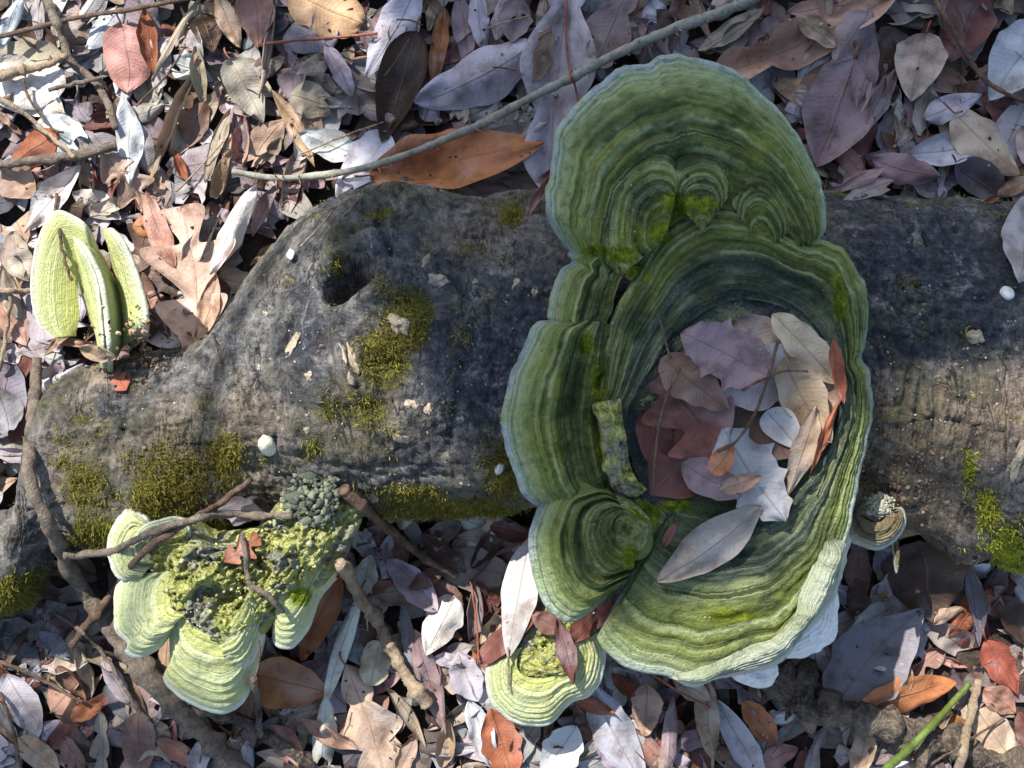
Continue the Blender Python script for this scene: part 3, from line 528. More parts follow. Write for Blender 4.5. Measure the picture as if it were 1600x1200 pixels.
# ------------------------------------------------------------------ leaves
LCOL = dict(pale=(.54, .49, .45), lilac=(.43, .385, .395), white=(.68, .64, .57), paleblue=(.49, .495, .50), grey=(.33, .285, .24), greytan=(.36, .285, .205), beige=(.50, .40, .30), tan=(.41, .275, .175), peach=(.58, .40, .28), orange=(.42, .17, .06),
            rust=(.29, .095, .04), brown=(.19, .11, .075), dark=(.075, .042, .028), maroon=(.18, .065, .05), mauve=(.27, .19, .19), slate=(.19, .175, .185), pink=(.42, .225, .165), ochre=(.45, .31, .16), red=(.30, .085, .05))
CNAME = dict(pale='pale grey', lilac='pale lilac-grey', white='bleached white', paleblue='pale blue-grey', grey='dull grey', greytan='grey-tan', beige='beige', tan='tan', peach='pale peach', orange='orange-brown', rust='rust-red', brown='brown', dark='dark brown', maroon='maroon-brown', mauve='mauve-brown', slate='slate-grey', pink='pinkish brown', ochre='ochre', red='bright red')
TNAME = dict(e='oblong smooth-edged', n='narrow', o='broad oval', q='pointed-lobe oak', w='round-lobe oak', s='spiny-edged', m='palmate', r='rounded')
TWORD = dict(e='oblong_leaf', n='narrow_leaf', o='oval_leaf', q='oak_leaf', w='oak_leaf', s='spiny_leaf', m='maple_leaf', r='oval_leaf')
def leaf_grid(ty, L, Wd, seed, nu=None, nvh=5, roll=0., bend=0., fold=0., twist=0., rip=1., hook=0., cut=1.):
    """a leaf blade as rows along the midrib; metres, base at 0, tip at L along x"""
    rg = np.random.default_rng(seed)
    nu = nu or (52 if ty in 'qws' else 26); u = np.linspace(0, 1, nu)
    if ty == 'e': w = np.sin(math.pi * u ** rg.uniform(.8, 1.05)) ** rg.uniform(.62, .85)
    elif ty == 'n': w = np.sin(math.pi * u ** .95) ** .9
    elif ty == 'o': w = np.sin(math.pi * u ** .72) ** .75
    elif ty == 'r': w = np.sqrt(np.clip(1 - (2 * u - 1) ** 2, 0, 1)) ** .9
    elif ty == 'q':
        w = np.sin(math.pi * np.clip(u, 0, 1) ** .8) ** .6; k = rg.uniform(2.6, 3.2); w = w * (.26 + .74 * np.abs(np.sin(math.pi * (u * k + .1))) ** 1.6)
    elif ty == 'w':
        w = np.sin(math.pi * u ** 1.25) ** .55; k = rg.uniform(2.4, 3.2); w = w * (.45 + .55 * np.abs(np.sin(math.pi * (u * k + .15))) ** .8)
    elif ty == 's':
        w = np.sin(math.pi * u ** .95) ** .62; k = 4.0; sw = (u * k) % 1.0; w = w * (.80 + .34 * np.clip(1 - np.abs(sw - .5) * 3.4, 0, 1) ** 1.6)
    elif ty == 'm':
        w = np.sin(math.pi * u ** .62) ** .6; k = 2.2; w = w * (.35 + .65 * np.abs(np.sin(math.pi * (u * k + .25))) ** 1.5)
    w[0] = w[-1] = 0.015; w = w * (1 + .11 * vnoise(np.stack([u * 8, u * 0 + seed, u * 0], -1), seed))
    v = np.linspace(-1, 1, 2 * nvh + 1); U, V = np.meshgrid(u, v, indexing='ij'); Wm = w[:, None] * Wd / 2
    if cut < 1:      # a broken-off end with a ragged edge
        k_ = cut + .13 * vnoise(np.stack([V * 2.3 + seed, V * 0, V * 0 + 5], -1), seed + 9); U2 = U * k_; Wm = np.interp(U2, u, w) * Wd / 2
    else: U2 = U
    asym = 1 + rg.uniform(-.12, .12) * np.sign(V)
    x = U2 * L; y = V * Wm * asym
    if ty in 'qm': x = x + np.abs(V) ** 1.5 * Wm * .55
    if ty == 'w': x = x + np.abs(V) ** 1.5 * Wm * .25
    c = rg.uniform(-.10, .10) + hook; y = y + c * L * (U - U ** 2) * 1.6
    z = fold * np.abs(V) * Wm + bend * L * (U - .5) ** 2 + rip * (rg.random() < .45) * .0022 * fbm(np.stack([U * 5 + seed, V * 2.5, U * 0], -1), 1, 2, seed + 12)
    ang = V * roll
    if abs(roll) > .05:
        R = Wm / abs(roll); yc = y - V * Wm * asym; y = yc + R * np.sin(np.abs(ang)) * np.sign(V); z = z + np.sign(roll) * R * (1 - np.cos(ang))
    z = z + rip * 1.4 * (.0035 * vnoise(np.stack([U * 3.5 + seed, V * 1.2, U * 0], -1), seed + 1) + .0016 * np.abs(V) * vnoise(np.stack([U * 9, V * 1.0 + seed, U * 0 + 3], -1), seed + 2)) * (L / .08)
    tw = twist * (U - .5); y2 = y * np.cos(tw) - z * np.sin(tw) * .3; z = z + y * np.sin(tw)
    return np.stack([x, y2, z], -1), np.stack([U, V * .5 + .5], -1)
ALL_LEAVES = []
def drape(G, H, q=72, pen=.0006, slope=.75, smooth=3, lift=0., mx=.03):
    """rest a leaf on what lies under it: tilt to the ground below, then keep every point above it"""
    x, y, z = G[..., 0], G[..., 1], G[..., 2]; h = samp(H, x, y)
    A = np.stack([np.ones(x.size), x.ravel() - x.mean(), y.ravel() - y.mean()], -1); co = np.linalg.lstsq(A, h.ravel(), rcond=None)[0]
    s = co[1:] * slope; sl = np.linalg.norm(s)
    if sl > .9: s *= .9 / sl
    pl = s[0] * (x - x.mean()) + s[1] * (y - y.mean()); zz = z + pl
    zz = zz + np.percentile(h - zz, q) + lift
    add = np.clip(h + pen - zz, 0, mx)
    for _ in range(smooth):
        a = add.copy(); a[1:-1] = (add[:-2] + add[2:] + 2 * add[1:-1]) / 4; b = a.copy(); b[:, 1:-1] = (a[:, :-2] + a[:, 2:] + 2 * a[:, 1:-1]) / 4; add = np.maximum(b, add * .75)
    return np.stack([x, y, zz + add], -1)
def densify(G):
    a = np.concatenate([G, (G[:-1] + G[1:]) / 2], 0); return np.concatenate([a, (a[:, :-1] + a[:, 1:]) / 2], 1).reshape(-1, 3)
def place_leaf(x1, y1, x2, y2, wpx, ty, col, seed, H, roll=None, bend=None, fold=None, twist=None, hook=0., lift=0., q=72, rip=1., nvh=5, jit=.1, zest=None, pen=.0006, slope=.75, cut=1.):
    rg = np.random.default_rng(seed + 1000)
    mid = W((x1 + x2) / 2, (y1 + y2) / 2, .03); z0 = float(samp(H, mid[0], mid[1])) if zest is None else zest
    a = W(x1, y1, z0); b = W(x2, y2, z0); L = float(np.linalg.norm(b - a)); wd = wpx * PX * (HC - z0)
    roll = rg.choice([.5, -.5, 1.0, -.9, 1.5, -1.3, 2.0]) if roll is None else roll; bend = rg.uniform(-.45, .6) if bend is None else bend
    fold = rg.uniform(-.12, .2) if fold is None else fold; twist = rg.uniform(-.9, .9) if twist is None else twist
    G, UV = leaf_grid(ty, L, wd, seed, roll=roll, bend=bend, fold=fold, twist=twist, hook=hook, rip=rip, nvh=nvh, cut=cut)
    dx, dy = (b - a)[:2] / max(L, 1e-6)
    X = a[0] + G[..., 0] * dx - G[..., 1] * dy; Yv = a[1] + G[..., 0] * dy + G[..., 1] * dx
    G = np.stack([X, Yv, G[..., 2]], -1); G = drape(G, H, q=q, lift=lift, pen=pen, slope=slope)
    c = np.array(LCOL[col]) * rg.uniform(1 - jit, 1 + jit) * rg.uniform(.94, 1.06, 3)
    return G, UV, np.clip(c, 0, .85), rg.random()
def petiole(name, parent, p0, p1, z0, z1, r=.0008, mat=None, sag=.002):
    n_ = 12; t = np.linspace(0, 1, n_); a = np.stack([p0[0] + (p1[0] - p0[0]) * t, p0[1] + (p1[1] - p0[1]) * t, z0 + (z1 - z0) * t + sag * np.sin(math.pi * t)], -1)
    a[:, :2] += np.stack([-(p1 - p0)[1] * np.sin(math.pi * t), (p1 - p0)[0] * np.sin(math.pi * t)], -1)[:, :2] * .08
    return tube(name, a, np.linspace(r * .8, r * 1.2, n_), mat or M_TWR, parent, seg=6)
def tube(name, pts, rad, mat, parent=None, seg=10, rough=0., seed=0, origin=None):
    pts = np.asarray(pts, float); t = np.gradient(pts, axis=0); t /= np.linalg.norm(t, axis=1, keepdims=True)
    u = np.cross(t, [0, 0, 1.]); nn = np.linalg.norm(u, axis=1, keepdims=True); u = np.where(nn > 1e-3, u / np.maximum(nn, 1e-9), [1., 0, 0]); w = np.cross(u, t)
    a = np.linspace(0, 2 * math.pi, seg, endpoint=False); ring = u[:, None] * np.cos(a)[None, :, None] + w[:, None] * np.sin(a)[None, :, None]
    P = pts[:, None] + ring * np.asarray(rad)[:, None, None]
    if rough: P = P + ring * (fbm(P, .5 / max(np.max(rad), .001), 4, seed, .6) * np.asarray(rad)[:, None] * rough)[..., None]
    n_ = len(pts); F = grid_faces(n_, seg, True).tolist(); F.append(list(range(seg))[::-1]); F.append([(n_ - 1) * seg + k for k in range(seg)])
    return mesh_obj(name, P.reshape(-1, 3), F, mat, parent, origin=origin)

def zone(x, y):
    if x < 330 and y < 600: return 'near the three upright brackets' if y > 230 else 'in sunny litter past the upright brackets'
    if y < 360:
        st = np.interp(x, [365, 480, 640, 760, 900, 1180], [270, 275, 240, 190, 120, 0])
        if x < 1185 and x > 330: return 'between the thorny stem and the log' if y > st else 'beyond the thorny stem from the log'
        return 'in shade against the bare end of the log'
    if x > 1250: return 'near the green stalk' if y > 1010 else 'in the hollow beside the tan bracket'
    if x < 270: return 'in gloom past the bent branch'
    if x < 620: return 'beside the crusted bracket cluster'
    if x < 955: return 'around the small fan bracket'
    return 'under the pale edge of the huge bracket'

MARKS = [(345, 270, 'thorny stem tip'), (640, 240, 'orange-brown leaf over the log'), (900, 120, 'very long lilac leaf'), (610, 60, 'large pale blue-white leaf'), (640, 140, 'big dark curled leaf'), (750, 120, 'broad lilac-grey leaf'), (195, 95, 'pinkish oval leaf'), (100, 15, 'straight brown twig'), (200, 220, 'pale blue oblong leaf'), (265, 200, 'long curled grey-tan leaf'), (390, 145, 'smooth grey oval leaf'),
 (420, 75, 'tube-rolled leaf'), (505, 10, 'ochre leaf'), (530, 110, 'pale lilac oblong leaf'), (570, 260, 'torn pale blue leaf'), (1260, 60, 'long tan leaf'), (1300, 180, 'torn mauve-grey leaf'), (1430, 110, 'beige broken leaf'), (1585, 100, 'pale blue broad leaf'), (1540, 230, 'beige folded leaf'), (1520, 290, 'slate-blue leaf'), (1590, 380, 'lilac leaf on the bare log'), (60, 150, 'bleached leaves'), (90, 310, 'bleached white leaf'), (90, 245, 'stout grey-brown twig'),
 (290, 430, 'peach-brown oak leaf'), (375, 365, 'bleached curled leaf'), (130, 450, 'upright brackets'), (90, 595, 'lilac rolled leaf'), (40, 1100, 'pale blue-grey leaf in gloom'), (120, 980, 'end of the slanting twig'), (240, 1080, 'bent branch'), (450, 1060, 'glossy orange-brown leaf'), (500, 960, 'shiny orange leaf'), (540, 1010, 'bleached twisted leaf'), (580, 1130, 'peach oak leaf'), (610, 1010, 'knobbly tan twig'), (645, 910, 'lilac-grey leaf by the slanting twig'), (690, 890, 'dark slanting twig'),
 (810, 920, 'pale leaf by the fan bracket'), (850, 1090, 'small fan bracket'), (965, 1140, 'wavy lilac leaf'), (1155, 1150, 'narrow lilac leaf'), (1370, 1030, 'slate-purple folded leaf'), (1415, 1090, 'peach-orange leaf'), (1565, 1040, 'red crumpled leaf'), (1550, 1140, 'squarish peach leaf'), (1450, 1130, 'green stalk'), (1330, 1120, 'rotten branch'), (1370, 820, 'tan bracket'), (1060, 1050, 'pale edge of the huge bracket'), (340, 1110, 'tip of the crusted cluster'), (770, 830, 'cream button by the log')]
USED_LABELS = {}
def auto_label(ty, col, roll, x, y, small=''):
    m = sorted(MARKS, key=lambda q: (q[0] - x) ** 2 + (q[1] - y) ** 2)
    b = '%s%s %s leaf' % (small, CNAME[col], TNAME[ty])
    for l in ('%s beside the %s' % (b, m[0][2]), '%s between %s and %s' % (b, m[0][2], m[1][2]), '%s between %s and %s' % (b, m[0][2], m[2][2])):
        l = ' '.join(l.split()[:16])
        if l not in USED_LABELS: break
    USED_LABELS[l] = 1; return l
OC = 'dead leaves lying in the litter'
def build_leaf(G, UV, c, rnd, ty, label, group, name=None):
    n_, m_ = G.shape[:2]; o_ = G.reshape(-1, 3).mean(0)
    lc = np.tile([*c, 1.], (n_ * m_, 1))
    ob = mesh_obj(name or TWORD[ty], G.reshape(-1, 3), grid_faces(n_, m_), M_LEAF, attrs={'lc': lc, 'rnd': np.full(n_ * m_, rnd)}, uv=UV.reshape(-1, 2), origin=o_)
    tag(ob, label, 'leaf', group); return ob

# 1) the deep litter that nobody could count: one mass
VV, FF, CC, RR, UU = [], [], [], [], []; off = 0
fillcols = ['pale', 'lilac', 'lilac', 'grey', 'grey', 'greytan', 'brown', 'brown', 'tan', 'mauve', 'mauve', 'dark', 'pink', 'slate', 'beige', 'maroon', 'paleblue']
Hf = H_low
rg = np.random.default_rng(99)
clear = np.zeros_like(H_low)
for k in range(3600):
    x = rg.uniform(-330, 1930); y = rg.uniform(-320, 1520)
    ly0 = np.interp(x, xs, cy - rr); ly1 = np.interp(x, xs, cy + rr)
    if ly0 + 25 < y < ly1 - 20: continue
    a = rg.uniform(0, 2 * math.pi); L = rg.uniform(60, 150); w_ = L * rg.uniform(.3, .6)
    G, UV, c, r_ = place_leaf(x, y, x + L * math.cos(a), y + L * math.sin(a), w_, rg.choice(['e', 'e', 'n', 'o', 'w', 'q']), rg.choice(fillcols), 5000 + k, H_low, nvh=2, q=60, jit=.25, cut=rg.choice([1., 1., .7, .5]))
    if np.max(G[..., 2]) > .07: continue
    stamp(H_low, densify(G)); n_, m_ = G.shape[:2]
    VV.append(G.reshape(-1, 3)); FF.append(grid_faces(n_, m_, off=off)); off += n_ * m_; CC.append(np.tile([*(c * .8), 1.], (n_ * m_, 1))); RR.append(np.full(n_ * m_, r_)); UU.append(UV.reshape(-1, 2))
lit = mesh_obj('leaf_litter', np.vstack(VV), np.vstack(FF), M_LEAF, attrs={'lc': np.vstack(CC), 'rnd': np.concatenate(RR)}, uv=np.vstack(UU))
tag(lit, 'deep layer of mixed dead leaves covering the forest floor', 'leaf litter', kind='stuff')

H_work = H_low
# 3) smaller leaves filling in between
rg = np.random.default_rng(1234); cnt = 0; tries = 0
keepout = [cpoly, [(760, 1040), (800, 970), (940, 980), (940, 1060), (890, 1130), (780, 1120)], [(50, 330), (230, 340), (230, 580), (60, 540)], [(170, 800), (530, 780), (530, 900), (440, 1020), (340, 1115), (180, 1030)]]
while cnt < 130 and tries < 3000:
    tries += 1
    x = rg.uniform(-20, 1620); y = rg.uniform(-20, 1220)
    ly0 = np.interp(x, xs, cy - rr); ly1 = np.interp(x, xs, cy + rr)
    if ly0 - 12 < y < ly1 + 12 or any(inpoly(x, y, k_) for k_ in keepout): continue
    a = rg.uniform(0, 2 * math.pi) if rg.random() < .4 else rg.normal(math.pi / 2, .7); L = rg.uniform(50, 115); w_ = L * rg.uniform(.28, .55); ty = rg.choice(['e', 'e', 'n', 'o', 'w'])
    x2, y2 = x + L * math.cos(a), y + L * math.sin(a)
    hz = samp(H_work, *W((x + x2) / 2, (y + y2) / 2, .03)[:2]); h0 = samp(H_log, *W((x + x2) / 2, (y + y2) / 2, .03)[:2])
    if hz > .06 or h0 > .02: continue
    pool = ['brown', 'slate', 'grey', 'mauve', 'dark', 'rust', 'greytan', 'tan'] if (x < 330 and y > 900) else ['tan', 'pale', 'lilac', 'rust', 'greytan', 'grey', 'pink', 'lilac', 'mauve', 'beige', 'paleblue'] if y > 800 or x < 450 else ['mauve', 'lilac', 'brown', 'greytan', 'maroon', 'dark', 'grey', 'tan']
    col = rg.choice(pool)
    G, UV, c, r_ = place_leaf(x, y, x2, y2, w_, ty, col, 9000 + tries, H_work, nvh=4, q=60, jit=.2, cut=rg.choice([1., 1., .75, .55]))
    if G[..., 2].max() > .095: continue
    stamp(H_work, densify(G)); cnt += 1
    z_ = zone((x + x2) / 2, (y + y2) / 2)
    build_leaf(G, UV, c, r_, ty, auto_label(ty, col, 0, (x + x2) / 2, (y + y2) / 2, 'half-hidden '), 'half-hidden %s leaves %s' % (CNAME[col], z_))

# 2) leaves that can be told apart, read off the photograph: x1,y1 (stalk) x2,y2 (tip) width type colour
# fields: x1 y1 x2 y2 w type colour roll lift label
T_ = None
HERO = [
 (40,-10,2,85,26,'e','paleblue'),(58,-8,63,66,22,'e','grey'),(78,4,99,88,21,'e','greytan',.9),(196,16,137,78,46,'e','paleblue'),(196,42,203,148,92,'o','pink',.3,.004,'pinkish oval leaf in sunny litter beside the crooked grey twig'),(228,14,240,114,42,'e','rust'),
 (308,-6,238,128,30,'n','greytan',1.3,.004),(191,147,208,292,40,'e','paleblue',.3,.006,'pale blue oblong leaf pointing at the three upright brackets'),(303,112,229,290,42,'e','greytan',1.2,.006,'long grey-tan curled leaf beside the pale blue oblong leaf'),(312,78,319,168,34,'e','greytan'),(312,22,338,86,62,'o','dark',.8),
 (362,95,415,195,62,'o','grey',.5,.006,'smooth dull grey oval leaf among narrow curled leaves'),(322,158,296,232,38,'e','brown'),(356,165,320,285,36,'e','greytan',.8,.003),(432,-8,409,158,29,'e','greytan',1.5,.006,'long pale tube-rolled leaf beside pink leaves'),(396,-20,402,74,70,'o','pink'),(340,-10,376,76,44,'e','peach'),
 (506,68,552,152,34,'e','lilac',.5,.003,'pale lilac oblong leaf beside the ochre leaf'),(455,150,530,172,60,'o','greytan',-.4),(424,140,492,262,36,'n','tan',.8),(470,212,566,246,52,'e','paleblue',.3),(606,205,528,312,78,'o','paleblue',.3,.003,'torn pale blue leaf under the end of the thorny stem'),(450,-14,568,40,92,'r','ochre',-.5),
 (655,-20,575,128,66,'e','paleblue',.25,.007,'large pale blue-white leaf beside the dark curled leaf'),(652,52,598,226,100,'o','dark',.9,.005,'big dark brown curled leaf beyond the thorny stem'),(694,14,676,138,32,'e','orange',.6),(716,-8,730,116,40,'e','mauve',.5),(746,-20,757,86,36,'e','lilac'),(792,-10,776,64,46,'e','lilac'),(840,72,650,170,88,'e','lilac',.35,.008,'broad lilac-grey leaf beside the thorny stem'),
 (812,-10,800,70,54,'e','mauve'),(905,-120,856,318,120,'w','lilac',.25,.005,'very long lilac lobed leaf running under the thorny stem'),(990,-30,928,112,80,'w','mauve',.3,.004),(862,44,834,134,32,'e','tan'),(856,200,692,248,38,'e','pale',.8,.005,'pale curled leaf tucked behind the orange-brown leaf'),
 (582,282,850,226,108,'o','orange',.35,.010,'glossy orange-brown leaf overlapping the top of the log'),(862,272,812,368,16,'n','maroon'),(866,262,830,300,14,'n','maroon'),
 (1195,10,1090,80,40,'e','beige'),(1405,-12,1112,118,84,'w','tan',.4,.008,'long tan lobed leaf lying beyond the huge bracket'),(1330,96,1275,262,118,'o','mauve',.3,.005,'large torn mauve-grey leaf beside the huge bracket'),(1378,30,1330,195,50,'n','mauve'),(1408,100,1338,215,44,'n','mauve'),(1440,60,1415,164,84,'o','beige',.4,.008,'beige broken leaf lying over mauve leaves'),
 (1530,-12,1478,100,96,'o','maroon',.5),(1625,40,1545,158,92,'o','paleblue',.3,.008,'pale blue broad leaf beside the dark thin twig'),(1418,240,1540,222,56,'e','paleblue',.5,.006),(1492,176,1590,275,98,'o','beige',.5,.006,'beige folded leaf over a pale blue one'),(1436,190,1530,150,54,'e','lilac'),(1360,248,1465,278,48,'e','mauve',.4,.004),(1296,326,1396,284,30,'e','mauve',.5,.004),(1286,312,1372,268,26,'e','mauve',.5,.003),
 (1474,262,1566,314,52,'e','slate',.5,.004,'slate-blue leaf at the bare edge of the log'),(1556,306,1612,280,36,'e','tan'),(1506,332,1545,314,18,'e','rust'),(1630,300,1541,452,84,'e','lilac',.25,.012,'smooth pale lilac leaf lying on the bare log'),(1352,24,1296,106,66,'o','mauve'),(1240,30,1300,80,40,'e','tan'),(1590,200,1640,280,60,'e','beige'),
 (-10,110,106,180,84,'o','white',.3,.004),(48,196,156,236,66,'o','paleblue',.3),(98,108,26,172,62,'e','white',.3),(96,208,12,264,54,'e','rust'),(134,262,44,366,48,'e','white',.5,.005,'bleached white leaf beside the curved upright bracket'),(-6,262,58,308,62,'o','tan'),(172,246,246,340,78,'q','tan',.4),
 (312,548,283,322,150,'q','peach',.3,.008,'peach-brown oak leaf with its stalk on the log'),(294,284,274,236,32,'e','rust'),(212,356,282,352,56,'o','orange'),(408,296,342,434,46,'e','white',.6,.008,'bleached curled leaf resting on the log end'),(338,428,316,536,40,'e','tan',.6,.002),(370,240,330,330,40,'e','tan'),(440,290,395,370,40,'e','mauve'),(230,300,280,420,40,'e','pink'),
 (117,408,131,503,30,'e','lilac',.3,.012,'lilac-grey leaf wedged between the upright brackets'),(84,534,158,542,24,'n','tan',1.0),(72,556,112,516,22,'n','tan',1.0),(42,622,134,568,36,'e','lilac',1.0,.005,'lilac rolled leaf across the thin branch by the log end'),(16,360,50,440,56,'e','beige'),(0,470,40,540,60,'o','pink'),(30,500,10,420,30,'e','greytan'),(-10,600,30,690,50,'e','slate'),
 (14,1048,66,1148,54,'e','paleblue',.3,.004,'pale blue-grey oblong leaf in gloom past the bent branch'),(128,1006,146,1088,32,'e','greytan',1.1),(90,1040,132,1096,54,'o','brown'),(116,1118,170,1094,34,'e','rust'),(160,1106,155,1215,44,'w','greytan'),(216,1112,222,1215,60,'o','brown',.3),(-12,1092,26,1156,44,'e','slate'),(30,1150,90,1215,50,'e','tan'),(60,985,110,1030,40,'e','slate'),(250,1150,330,1200,44,'e','pink'),(100,1150,140,1210,40,'e','brown'),(330,1150,300,1215,36,'e','paleblue'),(160,1030,200,1100,34,'e','mauve'),
 (388,1048,520,1076,88,'e','orange',.5,.008,'glossy orange-brown broad leaf beside the crusted bracket cluster'),(535,900,472,1030,64,'e','orange',.7,.008,'shiny orange curled leaf beneath the bleached twisted leaf'),(566,925,508,1106,48,'e','white',1.0,.014,'bleached twisted leaf lying over orange-brown leaves'),(516,1076,500,1225,42,'e','pale',.6,.006),(545,1030,612,1230,100,'w','peach',.4,.005,'pale peach split oak leaf beside the bleached twisted leaf'),(594,998,580,1068,50,'r','beige',.3,.006,'small rounded beige leaf beside the knobbly tan twig'),
 (628,942,648,1098,29,'e','slate',.4,.008,'slate-grey narrow leaf beside the knobbly tan twig'),(650,980,696,1146,42,'e','mauve',.4,.004),(606,1072,666,1166,38,'e','greytan'),(712,930,668,1014,60,'o','white',.3,.006),(606,872,684,954,52,'e','lilac',.5,.006,'lilac-grey leaf near the dark slanting twig'),(744,912,742,1026,54,'e','mauve'),
 (900,980,956,926,46,'e','maroon',.3,.006),(716,1016,748,1092,50,'e','lilac'),(733,1090,768,1196,42,'e','paleblue',.4,.005),(766,1104,804,1215,66,'e','rust',.4,.003),(900,1132,846,1215,66,'e','paleblue',.4,.006),(922,1060,1006,1220,68,'e','lilac',.4,.012,'long wavy lilac leaf with a dark midrib beside the small bracket'),
 (1012,1070,1006,1150,52,'o','tan',.4),(1048,1080,1034,1215,30,'e','mauve',.6,.006),(1112,1084,1194,1225,48,'e','lilac',.5,.010,'narrow lilac leaf beside the rotten branch'),(1162,1094,1216,1168,44,'e','orange',.5),(1098,1044,1112,1186,44,'e','tan'),(890,1092,960,1110,34,'e','rust'),(955,1050,1000,1085,36,'e','rust'),(1050,1060,1110,1090,40,'e','beige'),
 (766,820,832,842,34,'e','maroon',.6),(660,832,728,894,44,'e','dark',.6),(580,866,562,936,40,'e','white',.4),(548,796,538,874,28,'e','beige',.9,.004),(690,890,640,920,30,'e','brown'),(470,1120,560,1170,40,'e','tan'),(420,1130,480,1200,46,'e','pink'),(650,1150,620,1215,40,'e','tan'),(700,1120,690,1200,44,'e','tan'),
 (1296,1100,1436,946,124,'o','slate',.4,.012,'big dark slate-purple folded leaf beside the rotten branch'),(1328,1104,1500,1070,70,'e','orange',.4,.006,'peach-orange leaf under the slate-purple folded leaf'),(1425,840,1455,970,116,'o','dark',.4,.006),(1498,876,1530,1010,44,'e','slate',1.0,.008),(1456,974,1506,950,34,'e','tan',.8,.006),(1540,1000,1590,1086,56,'o','red',.4,.004,'bright red-brown crumpled leaf near the green stalk'),
 (1524,1108,1576,1182,62,'r','peach',.2,.004,'squarish pale peach leaf near the green stalk'),(1536,1076,1590,1116,46,'e','pink'),(1486,1112,1500,1150,22,'e','orange'),(1590,1110,1625,1200,50,'e','maroon'),(1350,1120,1330,1215,40,'e','tan'),(1560,930,1610,1010,50,'e','dark'),(1330,960,1345,910,40,'e','dark'),(1420,1150,1480,1215,36,'e','dark'),(1240,1080,1270,1150,40,'e','tan'),
]
H_work = H_low
leafno = 0
for i, hrow in enumerate(HERO):
    x1, y1, x2, y2, w_, ty, col = hrow[:7]; roll = hrow[7] if len(hrow) > 7 else None; lift = hrow[8] if len(hrow) > 8 else 0.; lab = hrow[9] if len(hrow) > 9 else None
    rgl = np.random.default_rng(300 + i)
    if roll is not None: roll = roll * 1.7 * rgl.choice([1, 1, -1])
    G, UV, c, r_ = place_leaf(x1, y1, x2, y2, w_, ty, col, 300 + i, H_work, cut=rgl.choice([1., 1., 1., .78]) if lab is None else 1., roll=roll, lift=lift * .6, bend=rgl.uniform(-.3, .4) if lab is None else rgl.uniform(-.1, .25), twist=rgl.uniform(-.7, .7) if lab is None else rgl.uniform(-.4, .4))
    HERO[i] = (hrow, G, UV, c, r_, lab, roll)
    stamp(H_work, densify(G))
for hrow, G, UV, c, r_, lab, roll in HERO:
    ty, col = hrow[5], hrow[6]; x, y = (hrow[0] + hrow[2]) / 2, (hrow[1] + hrow[3]) / 2
    ob = build_leaf(G, UV, c, r_, ty, lab or auto_label(ty, col, roll, x, y), None if lab else '%s leaves %s' % (CNAME[col], zone(x, y)))
    if lab and hrow[4] > 40:
        b = G[0, 5]; a2 = G[1, 5] - G[4, 5]; a2 = a2 / np.linalg.norm(a2); e_ = b + a2 * .012; e_[2] = max(e_[2], float(samp(H_low, e_[0], e_[1])))
        petiole('stalk', ob, b, e_, b[2], e_[2] + .0005, .0008, M_TWR)

